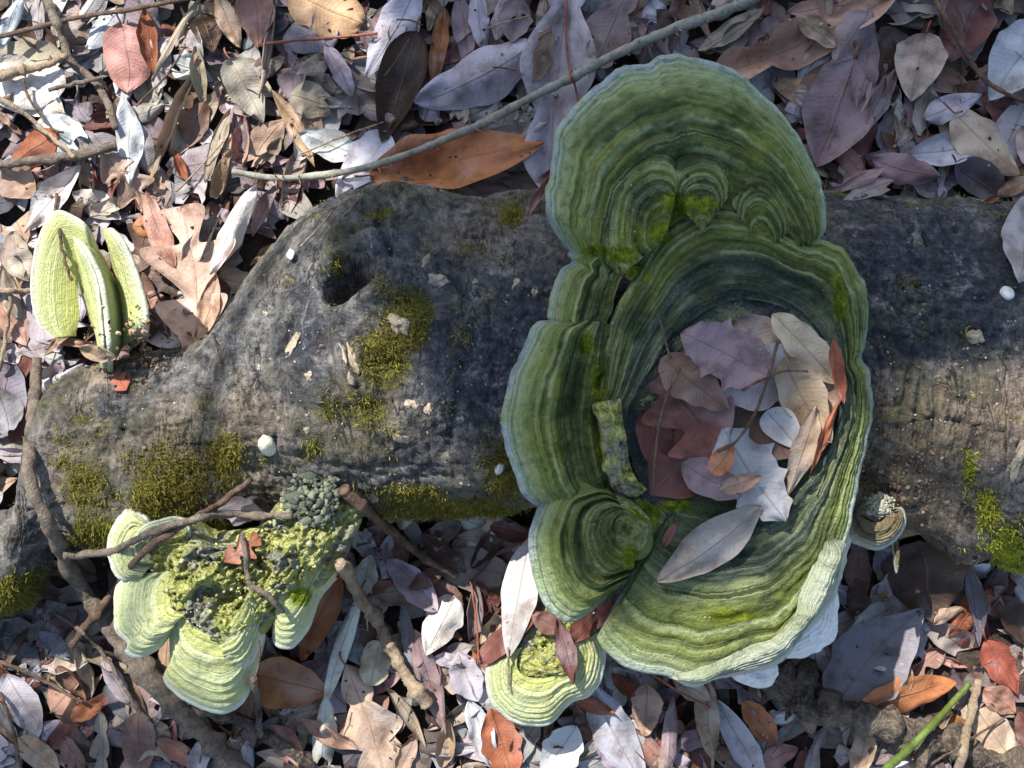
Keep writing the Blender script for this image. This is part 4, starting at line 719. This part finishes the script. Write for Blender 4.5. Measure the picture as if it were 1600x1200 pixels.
# 4) leaves lying in and on the huge bracket, and on the log
Hd = H_all.copy()
for dj in (-1, 0, 1):
    for di in (-1, 0, 1): Hd = np.maximum(Hd, np.roll(np.roll(H_all, dj, 0), di, 1))
H_all = Hd
H_all = np.maximum(H_all, H_low)
ONTOP = [
 (1050, 560, 1275, 700, 190, 'o', 'brown', .2, 0, 'broad brown leaf lining the bottom of the huge bracket'),
 (1000, 640, 1160, 780, 130, 'o', 'maroon', .2, 0, 'broad maroon leaf lining the lower side of the huge bracket'),
 (745, 1046, 842, 952, 36, 'e', 'maroon', .5, .004, 'maroon leaf with upturned edge over the top of the small fan bracket'),
 (829, 842, 794, 1018, 54, 'e', 'lilac', .5, .004, 'pale lilac-grey leaf pointing at the small fan bracket'),
 (935, 955, 885, 1000, 40, 'e', 'maroon', .4, .002, 'maroon leaf between the small fan bracket and the huge one'),
 (880, 985, 830, 960, 34, 'e', 'brown', .6, .002, 'brown curled scrap over the top of the small fan bracket'),
 (1150, 498, 1240, 590, 74, 'o', 'beige', .4, 0, 'pale beige leaf under the spiny leaf inside the huge bracket'),
 (1300, 560, 1250, 740, 62, 'e', 'tan', .5, 0, 'tan leaf standing at the inner wall of the huge bracket'),
 (1120, 612, 1275, 566, 96, 'o', 'pale', .3, .003, 'pale grey broad leaf in the middle of the huge bracket'),
 (1012, 772, 1128, 662, 122, 'm', 'maroon', .3, .003, 'maroon crumpled leaf at the broken rim inside the huge bracket'),
 (1126, 710, 1020, 592, 150, 'm', 'maroon', .3, .005, 'maroon palmate leaf below the spiny leaf inside the huge bracket'),
 (1122, 668, 1222, 812, 104, 's', 'lilac', .3, .006, 'lilac toothed leaf inside the huge bracket beside the grey tongue-shaped leaf'),
 (1200, 492, 1300, 600, 64, 'e', 'beige', .5, .002, 'beige curled leaf beside the spiny leaf inside the huge bracket'),
 (1030, 560, 1130, 640, 70, 'o', 'brown', .3, .001, 'brown leaf half under the spiny leaf inside the huge bracket'),
 (1215, 560, 1290, 690, 70, 'o', 'tan', .5, .003, 'tan broken leaf at the right of the heap inside the huge bracket'),
 (1060, 720, 1150, 770, 60, 'e', 'mauve', .6, .002, 'mauve crumpled leaf at the lower side of the heap inside the huge bracket'),
 (1190, 640, 1240, 700, 50, 'o', 'pale', .5, .002, 'pale grey scrap in the middle of the heap inside the huge bracket'),
 (1262, 630, 1225, 770, 40, 'e', 'tan', .5, .004, 'narrow tan folded leaf inside the huge bracket'),
 (1300, 620, 1252, 742, 16, 'n', 'rust', .3, .004, 'thin rust-red leaf strip at the wall inside the huge bracket'),
 (1290, 530, 1305, 630, 26, 'e', 'rust', .6, .003, 'rust-red curled scrap against the wall inside the huge bracket'),
 (1192, 592, 1058, 522, 112, 's', 'mauve', .25, .012, 'spiny-edged mauve leaf lying inside the huge bracket'),
 (1100, 735, 1136, 690, 34, 'o', 'orange', .3, .004, 'little orange-tan scrap inside the huge bracket'),
 (1110, 760, 1180, 740, 30, 'e', 'pink', .6, .005, 'pinkish curled scrap inside the huge bracket'),
 (1182, 786, 1026, 908, 70, 'e', 'grey', .4, .004, 'smooth grey tongue-shaped leaf lying on the huge bracket'),
 (1052, 815, 1034, 856, 16, 'e', 'maroon', .5, .002, 'tiny maroon scrap beside the grey tongue-shaped leaf'),
 (345, 795, 412, 800, 44, 'e', 'lilac', .3, .004, 'lilac leaf trapped under the forked twigs on the crusted cluster'),
 (345, 880, 400, 840, 50, 'q', 'rust', .5, .004, 'rust-red crumpled leaf in the middle of the crusted cluster'),
 (868, 964, 896, 1070, 32, 'n', 'maroon', .5, .004, 'narrow maroon leaf lying on the small fan bracket'),
 (205, 610, 182, 582, 34, 'm', 'red', .3, .001, 'small bright red lobed leaf lying on the log'),
 (460, 392, 466, 412, 14, 'e', 'paleblue', .3, .0, 'tiny pale blue leaf scrap lying on the log'),
 (148, 548, 210, 560, 30, 'e', 'tan', .8, .002, 'tan curled scrap at the foot of the upright brackets'),
]
H_mid = np.where(H_all > .115, np.minimum(H_low, .08), H_all)
for i, (x1, y1, x2, y2, w_, ty, col, roll, lift, lab) in enumerate(ONTOP):
    Hx = H_mid if (720 < x1 < 960 and y1 > 830) else H_all
    G, UV, c, r_ = place_leaf(x1, y1, x2, y2, w_, ty, col, 700 + i, Hx, roll=roll, lift=lift * .5, bend=.06, twist=.1, fold=.02, zest=.19 if 930 < x1 < 1360 and y1 < 920 else None, pen=.002, q=84)
    stamp(H_all, densify(G)); stamp(H_mid, densify(G)); build_leaf(G, UV, c, r_, ty, lab, None)

# ------------------------------------------------------------------ twigs
def twig(name, pts, r0, r1, mat, label, cat='twig', group=None, lift=.0, knots=0, rough=.35, H=None, smooth=9, seg=10, seed=0, sag=.35, wob=1.5):
    H = H_all if H is None else H
    p = cr(pts, max(24, len(pts) * 12)); n_ = len(p); rg_ = np.random.default_rng(seed)
    p = p + np.stack([vnoise(np.stack([np.arange(n_) * .22, np.zeros(n_) + seed, np.zeros(n_)], -1), seed + k) for k in (0, 1)] , -1) * wob if p.shape[1] == 2 else p
    r = np.linspace(r0, r1, n_) * PX * .82 * (1 + .16 * vnoise(np.stack([np.arange(n_) * .6, np.zeros(n_) + seed, np.zeros(n_)], -1), seed))
    z = np.full(n_, .06)
    for _ in range(3):
        w3 = np.stack([(p[:, 0] - 800) * PX * (1 - z), (600 - p[:, 1]) * PX * (1 - z)], -1); h = samp(H, w3[:, 0], w3[:, 1]); z = h + r
    for _ in range(smooth):   # a stiff twig bridges hollows
        zz = z.copy(); zz[1:-1] = (z[:-2] + z[2:]) / 2; z = np.maximum(z, zz) * (1 - sag * .3) + zz * sag * .3
    z = z + lift
    P = np.stack([(p[:, 0] - 800) * PX * (1 - z), (600 - p[:, 1]) * PX * (1 - z), z], -1)
    for k in range(knots):
        j = rg_.integers(3, n_ - 3); r = r * (1 + .45 * np.exp(-((np.arange(n_) - j) / 1.6) ** 2))
    ob = tube(name, P, r, mat, None, seg, rough, seed, origin=P[n_ // 2]); tag(ob, label, cat, group)
    for da in np.linspace(0, 2 * math.pi, 8, endpoint=False):
        for fr_ in (.0, .5, 1.0):
            stamp(H_all, np.stack([P[:, 0] + np.cos(da) * r * fr_, P[:, 1] + np.sin(da) * r * fr_, P[:, 2] + r * math.sqrt(1 - fr_ ** 2 * .9)], -1))
    return ob, P, r
th_o, TP, TR = twig('thorny_stem', [(362, 268), (430, 278), (500, 274), (570, 262), (640, 240), (700, 216), (760, 190), (830, 152), (900, 118), (960, 86), (1050, 46), (1140, 14), (1215, -24)], 5.5, 11, M_THR, 'long grey-green thorny stem arching over the leaf litter beside the log', 'stem', lift=.006, rough=.15, smooth=60, seg=12, seed=3, wob=0)
rg = np.random.default_rng(5)
for k in range(46):
    j = int(rg.uniform(12, len(TP) - 2)); a = rg.uniform(-.4, math.pi + .4) + (0 if rg.random() < .6 else math.pi)
    t_ = TP[j + 1] - TP[j]; t_ /= np.linalg.norm(t_); u_ = np.cross(t_, [0, 0, 1]); u_ /= np.linalg.norm(u_); w_ = np.cross(u_, t_)
    dr = u_ * math.cos(a) + w_ * abs(math.sin(a)); b = TP[j] + dr * TR[j] * .8; L = rg.uniform(.003, .0075)
    tube('thorn', np.array([b, b + dr * L * .5 + t_ * L * .1, b + dr * L + t_ * L * .25]), [.0007, .0004, .0001], M_TWT, th_o, 5)
twig('bent_branch', [(58, 560), (52, 640), (45, 740), (62, 790), (92, 850), (118, 905), (170, 975), (215, 1035), (255, 1085), (310, 1140), (350, 1180), (400, 1230)], 9, 22, M_TWG, 'bent grey-brown branch lying against the left end of the log', 'branch', lift=.01, knots=6, rough=.5, smooth=80, seg=14, seed=7)
twig('forked_twig', [(112, 1008), (150, 960), (182, 918), (210, 880), (245, 845), (300, 812), (345, 785), (392, 750)], 8, 5.5, M_TWB, 'reddish brown twig crossing the crusted bracket cluster slantwise', lift=.006, smooth=50, knots=2, seed=11)
twig('forked_twig', [(98, 868), (170, 862), (240, 830), (300, 813), (350, 805), (400, 805), (455, 808)], 7, 5, M_TWG, 'grey twig lying level across the crusted bracket cluster', lift=.004, smooth=50, knots=2, seed=13)
twig('slanting_twig', [(535, 765), (575, 798), (620, 836), (665, 872), (712, 898)], 10, 7, M_TWB, 'dark slanting twig leaning off the lower side of the log', lift=.006, smooth=30, seed=17)
twig('knobbly_twig', [(532, 880), (560, 930), (590, 972), (612, 1015), (640, 1062), (668, 1100)], 12, 15, M_TWT, 'knobbly tan twig lying among leaves beside the bleached twisted leaf', lift=.003, knots=5, rough=.7, smooth=30, seed=19)
twig('dark_twig', [(310, 1104), (370, 1122), (420, 1150), (490, 1200)], 13, 9, M_TWD, 'dark twig under the tip of the crusted bracket cluster', smooth=30, seed=23)
twig('short_twig', [(396, 1060), (403, 1100), (406, 1150)], 6, 7, M_TWG, 'short grey broken twig beside the glossy orange-brown leaf', lift=.003, seed=27)
twig('short_twig', [(378, 832), (385, 870), (390, 910), (412, 925), (442, 955)], 4, 5, M_TWG, 'short bent grey twig on the warty crust', lift=.002, smooth=20, seed=29)
twig('rotten_branch', [(1205, 1050), (1235, 1082), (1290, 1110), (1370, 1128), (1450, 1152), (1540, 1185), (1640, 1225)], 24, 38, M_TWD, 'thick dark rotten branch half buried in litter below the huge bracket', 'branch', knots=7, rough=1.6, smooth=40, seg=36, seed=31, wob=4, lift=-.006)
twig('green_stalk', [(1372, 1212), (1420, 1170), (1470, 1118), (1515, 1068)], 8, 5.5, M_GRN, 'smooth bright green stalk lying over the rotten branch', 'stalk', lift=.008, rough=.05, smooth=40, seed=33, wob=0)
twig('broken_twig', [(1530, 1062), (1518, 1110), (1508, 1160), (1496, 1215)], 8, 9, M_TWT, 'brown broken twig crossing the tip of the green stalk', lift=.007, smooth=30, seed=37)
twig('thin_twig', [(1440, 1205), (1500, 1165), (1570, 1122)], 2.5, 2, M_TWB, 'thin dark twig over the squarish pale peach leaf', lift=.003, smooth=40, seed=39)
twig('brown_twig', [(-10, 60), (60, 42), (130, 26), (210, 14), (300, -4)], 5, 4, M_TWB, 'thin brown straight twig over pale leaves past the upright brackets', lift=.008, smooth=80, seed=41, wob=.5)
twig('grey_twig', [(-10, 258), (60, 250), (130, 240), (182, 228)], 8, 9, M_TWG, 'stout grey-brown twig just past the upright brackets', lift=.004, smooth=40, knots=2, seed=43)
twig('pale_twig', [(-10, 148), (40, 180), (80, 215), (118, 245)], 4.5, 4, M_TWT, 'pale thin twig lying over a rust-red leaf', lift=.006, smooth=40, seed=47)
twig('grey_twig', [(72, 0), (95, 50), (110, 95), (150, 130), (168, 160), (182, 200)], 8, 6, M_TWG, 'grey crooked twig beside the pinkish oval leaf', lift=.003, smooth=30, knots=3, seed=49)
twig('split_stick', [(-10, 122), (40, 108), (70, 102), (104, 88)], 10, 6, M_TWT, 'tan split stick on the bleached leaves', lift=.005, smooth=40, knots=2, rough=.6, seed=51)
twig('short_twig', [(76, 140), (110, 132), (158, 122)], 4, 4, M_TWG, 'short straight grey twig pointing at the pinkish oval leaf', lift=.006, smooth=30, seed=53)
twig('thin_twig', [(36, 125), (52, 165), (80, 200), (98, 206)], 2.5, 2.5, M_TWB, 'thin bent dark twig over the bleached leaves', lift=.005, smooth=30, seed=55)
twig('thin_twig', [(212, 165), (260, 118), (190, 205)][0:2] + [(290, 70)], 2, 2, M_TWB, 'hair-thin twig beside the pale blue oblong leaf', lift=.006, smooth=30, seed=57)
twig('thin_twig', [(90, 302), (86, 330), (92, 360), (100, 400), (112, 440)], 3, 2.5, M_TWB, 'thin dark twig lying down the curved upright bracket', lift=.001, smooth=20, seed=59)
twig('pale_twig', [(18, 460), (10, 520), (0, 580)], 4, 4, M_TWT, 'pale straight twig beside the log end', lift=.004, seed=61)
twig('tan_twig', [(-10, 455), (50, 455)], 6, 5, M_TWT, 'short tan twig touching the curved upright bracket', lift=.003, seed=63)
twig('thin_twig', [(88, 958), (120, 980), (160, 1020), (210, 1100), (235, 1125)], 4, 4, M_TWG, 'straight grey twig running under the bent branch', lift=.003, smooth=30, seed=65)
twig('thin_twig', [(-10, 1030), (60, 1060), (130, 1096)], 3.5, 3, M_TWB, 'dark thin twig over the pale blue-grey leaf in gloom', lift=.003, smooth=30, seed=67)
twig('thin_twig', [(0, 1080), (20, 1140), (34, 1210)], 3, 3, M_TWB, 'dark thin twig beside the pale blue-grey leaf in gloom', lift=.003, smooth=30, seed=69)
twig('thin_twig', [(1455, -10), (1490, 50), (1530, 115), (1570, 145), (1620, 165)], 5, 4, M_TWB, 'dark thin stem curving around the pale blue broad leaf', 'stem', lift=.004, smooth=40, seed=71, wob=.5)
twig('red_stalk', [(405, 70), (470, 62), (530, 58), (590, 52)], 3, 2.5, M_TWR, 'red-brown straight leaf stalk over the ochre leaf', 'stalk', lift=.004, smooth=40, seed=73, wob=.5)
twig('red_stalk', [(886, -10), (884, 40), (888, 100), (900, 140), (904, 172)], 2.2, 2.2, M_TWR, 'dark red thin stalk on the very long lilac leaf', 'stalk', lift=.002, smooth=20, seed=75, wob=.5)
twig('red_stalk', [(1012, 1048), (1060, 1080), (1110, 1106)], 2.5, 2.2, M_TWR, 'red thin stalk coming from under the huge bracket', 'stalk', lift=.006, smooth=30, seed=77, wob=.5)
twig('tan_stalk', [(1100, 1132), (1112, 1165), (1114, 1215)], 3, 3, M_TWT, 'tan curved leaf stalk beside the narrow lilac leaf', 'stalk', lift=.006, smooth=20, seed=79, wob=.5)
twig('orange_stalk', [(793, 1012), (795, 1045), (794, 1078)], 2, 2, M_TWT, 'orange leaf stalk touching the small fan bracket', 'stalk', lift=.002, seed=81, wob=.3)
twig('dark_stalk', [(1215, 535), (1200, 590), (1180, 645), (1150, 690), (1122, 706)], 2.8, 2.2, M_TWB, 'long dark leaf stalk arching over the pale leaf inside the huge bracket', 'stalk', lift=.003, smooth=30, seed=83, wob=.3)
twig('dark_stalk', [(1262, 580), (1225, 580), (1185, 596), (1160, 610)], 2, 2, M_TWB, 'short dark leaf stalk beside the spiny leaf inside the huge bracket', 'stalk', lift=.003, smooth=30, seed=85, wob=.3)
twig('dark_stalk', [(1062, 575), (1040, 625), (1026, 690), (1020, 765)], 2.4, 2.2, M_TWB, 'dark leaf stalk crossing the maroon leaves inside the huge bracket', 'stalk', lift=.003, smooth=30, seed=87, wob=.3)
twig('dark_stalk', [(1032, 500), (1040, 535), (1048, 560)], 2, 2, M_TWB, 'short dark stalk standing by the rim above the maroon leaves', 'stalk', lift=.002, seed=89, wob=.3)
twig('dark_stalk', [(735, 905), (743, 960), (748, 1030)], 2.2, 2.2, M_TWR, 'dark red stalk beside the pale leaf pointing at the small bracket', 'stalk', lift=.004, smooth=30, seed=91, wob=.5)
for k, (a_, b_) in enumerate([((405, 1000), (398, 1062)), ((560, 930), (575, 985)), ((1240, 1000), (1256, 1045)), ((470, 240), (600, 190)), ((600, 120), (640, 60)), ((1100, 80), (1180, 30)), ((620, 30), (660, 40)), ((760, 45), (830, 25)), ((770, 105), (820, 118)), ((520, 330), (470, 385)), ((330, 520), (345, 590)), ((275, 300), (350, 220))]):
    twig('thin_stalk', [a_, ((a_[0] + b_[0]) / 2 + 4, (a_[1] + b_[1]) / 2 - 3), b_], 1.8, 1.5, [M_TWB, M_TWT][k % 2], '%s %s leaf stalk lying beside the %s' % ('slightly bent' if k == 9 else 'hair-thin', ['dark', 'pale'][k % 2], min(MARKS, key=lambda q: (q[0] - a_[0]) ** 2 + (q[1] - a_[1]) ** 2)[2]), 'stalk', ['thin dark leaf stalks in the litter', 'thin pale leaf stalks in the litter'][k % 2], lift=.003, smooth=20, seed=101 + k, wob=.6, seg=6)

# ------------------------------------------------------------------ bits on the log
def lumpy(name, px, py, rx, ry, h, mat, label, cat, group=None, rot=0, seed=0, parent=None, rough=.35):
    n1_, n2_ = 12, 22; th_ = np.linspace(.02, math.pi * .62, n1_); ph_ = np.linspace(0, 2 * math.pi, n2_, endpoint=False)
    T2, P2 = np.meshgrid(th_, ph_, indexing='ij'); V = np.stack([np.sin(T2) * np.cos(P2), np.sin(T2) * np.sin(P2), np.cos(T2)], -1)
    V = V * (1 + rough * fbm(V + seed * 3.1, 1.7, 3, seed))[..., None]
    z0 = float(samp(H_log, *W(px, py, .12)[:2])); z0 = float(samp(H_log, *W(px, py, z0)[:2])); c_ = W(px, py, z0); k_ = PX * (1 - z0)
    a_ = math.radians(-rot); x_ = V[..., 0] * rx * k_; y_ = V[..., 1] * ry * k_
    Vw = np.stack([c_[0] + x_ * math.cos(a_) - y_ * math.sin(a_), c_[1] + x_ * math.sin(a_) + y_ * math.cos(a_), V[..., 2] * h], -1)
    Vw[..., 2] += samp(H_log, Vw[..., 0], Vw[..., 1]) - .0003
    ob = mesh_obj(name, Vw.reshape(-1, 3), grid_faces(n1_, n2_, True), mat, parent, origin=c_)
    if parent is None: tag(ob, label, cat, group)
    return ob
lumpy('polypore_button', 417, 697, 15, 18, .007, M_CREAM, 'round cream fungus button on the log above the crusted cluster', 'fungus', seed=1, rough=.2)
lumpy('polypore_button', 1573, 458, 11, 12, .006, M_WHITE, 'small white round button beside the smooth lilac leaf on the bare log', 'fungus', seed=2, rough=.15)
lumpy('polypore_button', 1522, 527, 13, 12, .006, M_CHIP, 'small tan curled button on the bare dark log', 'fungus', seed=3, rough=.5)
lumpy('polypore_button', 780, 733, 7, 11, .004, M_WHITE, 'tiny white oval button on moss beside the huge bracket', 'fungus', seed=4, rot=25, rough=.2)
lumpy('polypore_button', 744, 848, 16, 13, .007, M_CREAM, 'cream knobbly button at the lower edge of the log', 'fungus', seed=14, rough=.5)
for k, (x, y, rx, ry, rt, h) in enumerate([(622, 505, 19, 16, 30, .006), (684, 437, 18, 13, 10, .006), (667, 405, 6, 12, 20, .003), (583, 447, 9, 11, 30, .005), (460, 535, 8, 24, 15, .004), (482, 588, 6, 10, 0, .003), (533, 548, 8, 30, -25, .005), (552, 560, 6, 26, -28, .004), (546, 590, 9, 18, -30, .004), (640, 632, 12, 8, 20, .004), (628, 685, 15, 8, 15, .004),
                                          (582, 778, 14, 12, 0, .005), (645, 828, 8, 16, 10, .005), (480, 672, 6, 9, 0, .003), (668, 640, 7, 9, 0, .003), (806, 445, 6, 14, 20, .002), (835, 455, 6, 7, 0, .003), (415, 490, 6, 4, 30, .002), (295, 745, 6, 5, 0, .003), (1592, 720, 12, 34, 5, .004), (1480, 785, 7, 5, 0, .003), (742, 440, 6, 6, 0, .003), (405, 575, 4, 5, 0, .002)]):
    lumpy('exposed_wood', x, y, rx * .82, ry * .82, h * .5, M_CHIP, None, None, rot=rt + 8, seed=20 + k, parent=log, rough=1.1)

# moss: real tufts growing through the mask
rg = np.random.default_rng(77); fl = PL.reshape(-1, 3); mk = mm.reshape(-1); upz = (fl[:, 2] > LOGZ - .02)
pr = np.clip(mk + fbm(fl, 60, 3, 71) * .6 - .2, 0, 1) * upz * (np.abs(fl[:, 0]) < .5)
idx = rg.choice(len(fl), 100000, p=pr / pr.sum()); nfl = N0.reshape(-1, 3)
nb = len(idx); base = fl[idx] + rg.normal(0, .0012, (nb, 3)) * [1, 1, .2]; dirn = nfl[idx] * .8 + rg.normal(0, .55, (nb, 3)); dirn /= np.linalg.norm(dirn, axis=1, keepdims=True)
L = rg.uniform(.0008, .0024, (nb, 1)) * (.6 + .5 * np.clip(pr[idx], 0, 1))[:, None]; sd = np.cross(dirn, rg.normal(0, 1, (nb, 3))); sd /= np.linalg.norm(sd, axis=1, keepdims=True); wd = rg.uniform(.0002, .00045, (nb, 1))
bend_ = rg.normal(0, .0008, (nb, 3)); base = base - nfl[idx] * .0004
V = np.stack([base - sd * wd, base + sd * wd, base + dirn * L * .6 + bend_ + sd * wd * .9, base + dirn * L * .6 + bend_ - sd * wd * .9, base + dirn * L + bend_ * 2.2], 1).reshape(-1, 3)
k5 = np.arange(nb) * 5; F = np.concatenate([np.stack([k5, k5 + 1, k5 + 2], -1), np.stack([k5, k5 + 2, k5 + 3], -1), np.stack([k5 + 3, k5 + 2, k5 + 4], -1)])
tone = fbm(base, 25, 2, 5)[:, None]; mc = np.array([.22, .195, .035]) * rg.uniform(.5, 1.5, (nb, 1)) + np.clip(tone, 0, 1) * [.10, .06, .01] + np.clip(-tone, 0, 1) * [-.03, .0, .0]
lx, _ = to_px(base[:, 0], base[:, 1], base[:, 2]); mc = mc * (1 + (lx > 1500)[:, None] * np.array([1.4, 1.7, .4]))
lc = np.repeat(np.concatenate([np.clip(mc, .012, .6), np.ones((nb, 1))], 1), 5, 0)
ms = mesh_obj('moss', V, F, M_MOSS, attrs={'lc': lc}, smooth=False); tag(ms, 'olive green moss growing in patches over the log', 'moss', kind='stuff')

# crumbs and bits of leaf scattered over everything
rg = np.random.default_rng(55); VV, FF, CC = [], [], []; k = 0
def crumb(x, y, H, s, col, flat=.35):
    global k
    p = W(x, y, .08); z = float(samp(H, p[0], p[1])); p = W(x, y, z); z = float(samp(H, p[0], p[1])); r = s * PX
    a = rg.uniform(0, 6.28); e = rg.uniform(.4, 1.0); nn = 6; an = np.linspace(0, 2 * math.pi, nn, endpoint=False) + a; rad = r * rg.uniform(.55, 1.1, nn)
    v = np.stack([np.cos(an) * rad, np.sin(an) * rad * e, rg.uniform(-.2, .5, nn) * r * flat], -1); v = np.vstack([v, [0, 0, r * flat]]); c_, s_ = math.cos(a * 3), math.sin(a * 3)
    v = np.stack([v[:, 0] * c_ - v[:, 1] * s_, v[:, 0] * s_ + v[:, 1] * c_, v[:, 2]], -1) + [p[0], p[1], z + .0004]
    VV.append(v); FF.append(np.array([(i, (i + 1) % nn, nn) for i in range(nn)]) + k); k += nn + 1; CC.append(np.tile([*(np.array(col) * rg.uniform(.6, 1.3)), 1], (nn + 1, 1)))
for i in range(700):
    x, y = rg.uniform(-20, 1620), rg.uniform(-20, 1220); crumb(x, y, H_low, rg.uniform(1.0, 4), LCOL[rg.choice(['brown', 'greytan', 'dark', 'dark', 'brown'])], .5)
for i in range(620):
    x = rg.uniform(60, 1600); y = rg.normal(600, 120); c_ = [(.4, .36, .3), (.12, .09, .06), (.3, .22, .14), (.5, .47, .4)][rg.integers(4)]
    crumb(x, y, H_log, rg.uniform(.8, 2.4), c_, .6)
for i in range(420):
    x = rg.normal(1410, 45); y = rg.normal(755, 38); crumb(x, y, H_log, rg.uniform(1.0, 4.0), [(.25, .17, .10), (.4, .3, .19), (.10, .07, .05), (.28, .17, .10)][rg.integers(4)], .8)
for i in range(160):
    x = rg.normal(215, 26); y = rg.normal(545, 26); crumb(x, y, H_all, rg.uniform(1.5, 6.0), [(.25, .15, .08), (.4, .28, .17), (.12, .08, .05)][rg.integers(3)], .8)
for i in range(120):
    x, y = rg.uniform(870, 1350), rg.uniform(120, 1030); crumb(x, y, H_all, rg.uniform(.6, 1.8), [(.5, .5, .42), (.1, .07, .04), (.3, .33, .1)][rg.integers(3)], .6)
cb = mesh_obj('leaf_crumbs', np.vstack(VV), np.vstack(FF), M_CRUMB, attrs={'lc': np.vstack(CC)}, smooth=False); tag(cb, 'fine crumbs of bark and broken leaf scattered over log and litter', 'debris', kind='stuff')

# ------------------------------------------------------------------ unseen evergreen tree, crown shaped along the sun to shade log and bracket
SHADE = [(440, -500), (440, -100), (470, 150), (500, 330), (640, 480), (760, 690), (850, 850), (950, 960), (1070, 975), (1180, 890), (1262, 780), (1320, 620), (1400, 570), (1640, 540), (2100, 480), (2300, -500)]
rg = np.random.default_rng(21); q = in_poly_samples(SHADE, 9000, rg); S3 = np.array(SUN); VV, FF, k = [], [], 0
q2 = in_poly_samples([(-500, 975), (130, 985), (190, 1060), (300, 1180), (330, 1500), (-500, 1600)], 1600, rg); q = np.vstack([q, q2])  # extra crown leaves added to cast the gloom at lower left
tree = empty('shade_tree', (-1.9, 2.3, -.01)); tag(tree, 'unseen evergreen tree with a crown shaped to shade the log and the huge bracket', 'tree')
for x, y in q:
    p = W(x, y, .15); p[2] = .15; p = p + S3 * rg.uniform(2.4, 3.5); L = rg.uniform(.018, .035); a = rg.normal(0, 1, 3); a[2] *= .5; a /= np.linalg.norm(a); b = np.cross(a, rg.normal(0, 1, 3)); b /= np.linalg.norm(b); w_ = L * .42
    VV += [p - a * L, p + b * w_ - a * L * .1, p + a * L, p - b * w_ - a * L * .1]; FF.append([k, k + 1, k + 2, k + 3]); k += 4
mesh_obj('crown', np.array(VV), FF, M_TLEAF, tree, smooth=False)
cc = np.mean(np.array(VV), 0)
tp = cr([(-1.9, 2.3, -.05), (-1.87, 2.28, .8), (-1.6, 2.15, 1.7), tuple(cc + [-.1, 0, .1]), tuple(cc + [.2, .1, .5])], 40)
tube('trunk', tp, np.linspace(.045, .012, 40), M_TREE, tree, 12, .3, 3)
for j in range(9):
    e_ = np.array(VV[rg.integers(len(VV))]); s0 = tp[22 + j]; tube('limb', cr([tuple(s0), tuple((s0 + e_) / 2 + [0, 0, .08]), tuple(e_)], 14), np.linspace(.012, .004, 14), M_TREE, tree, 7)
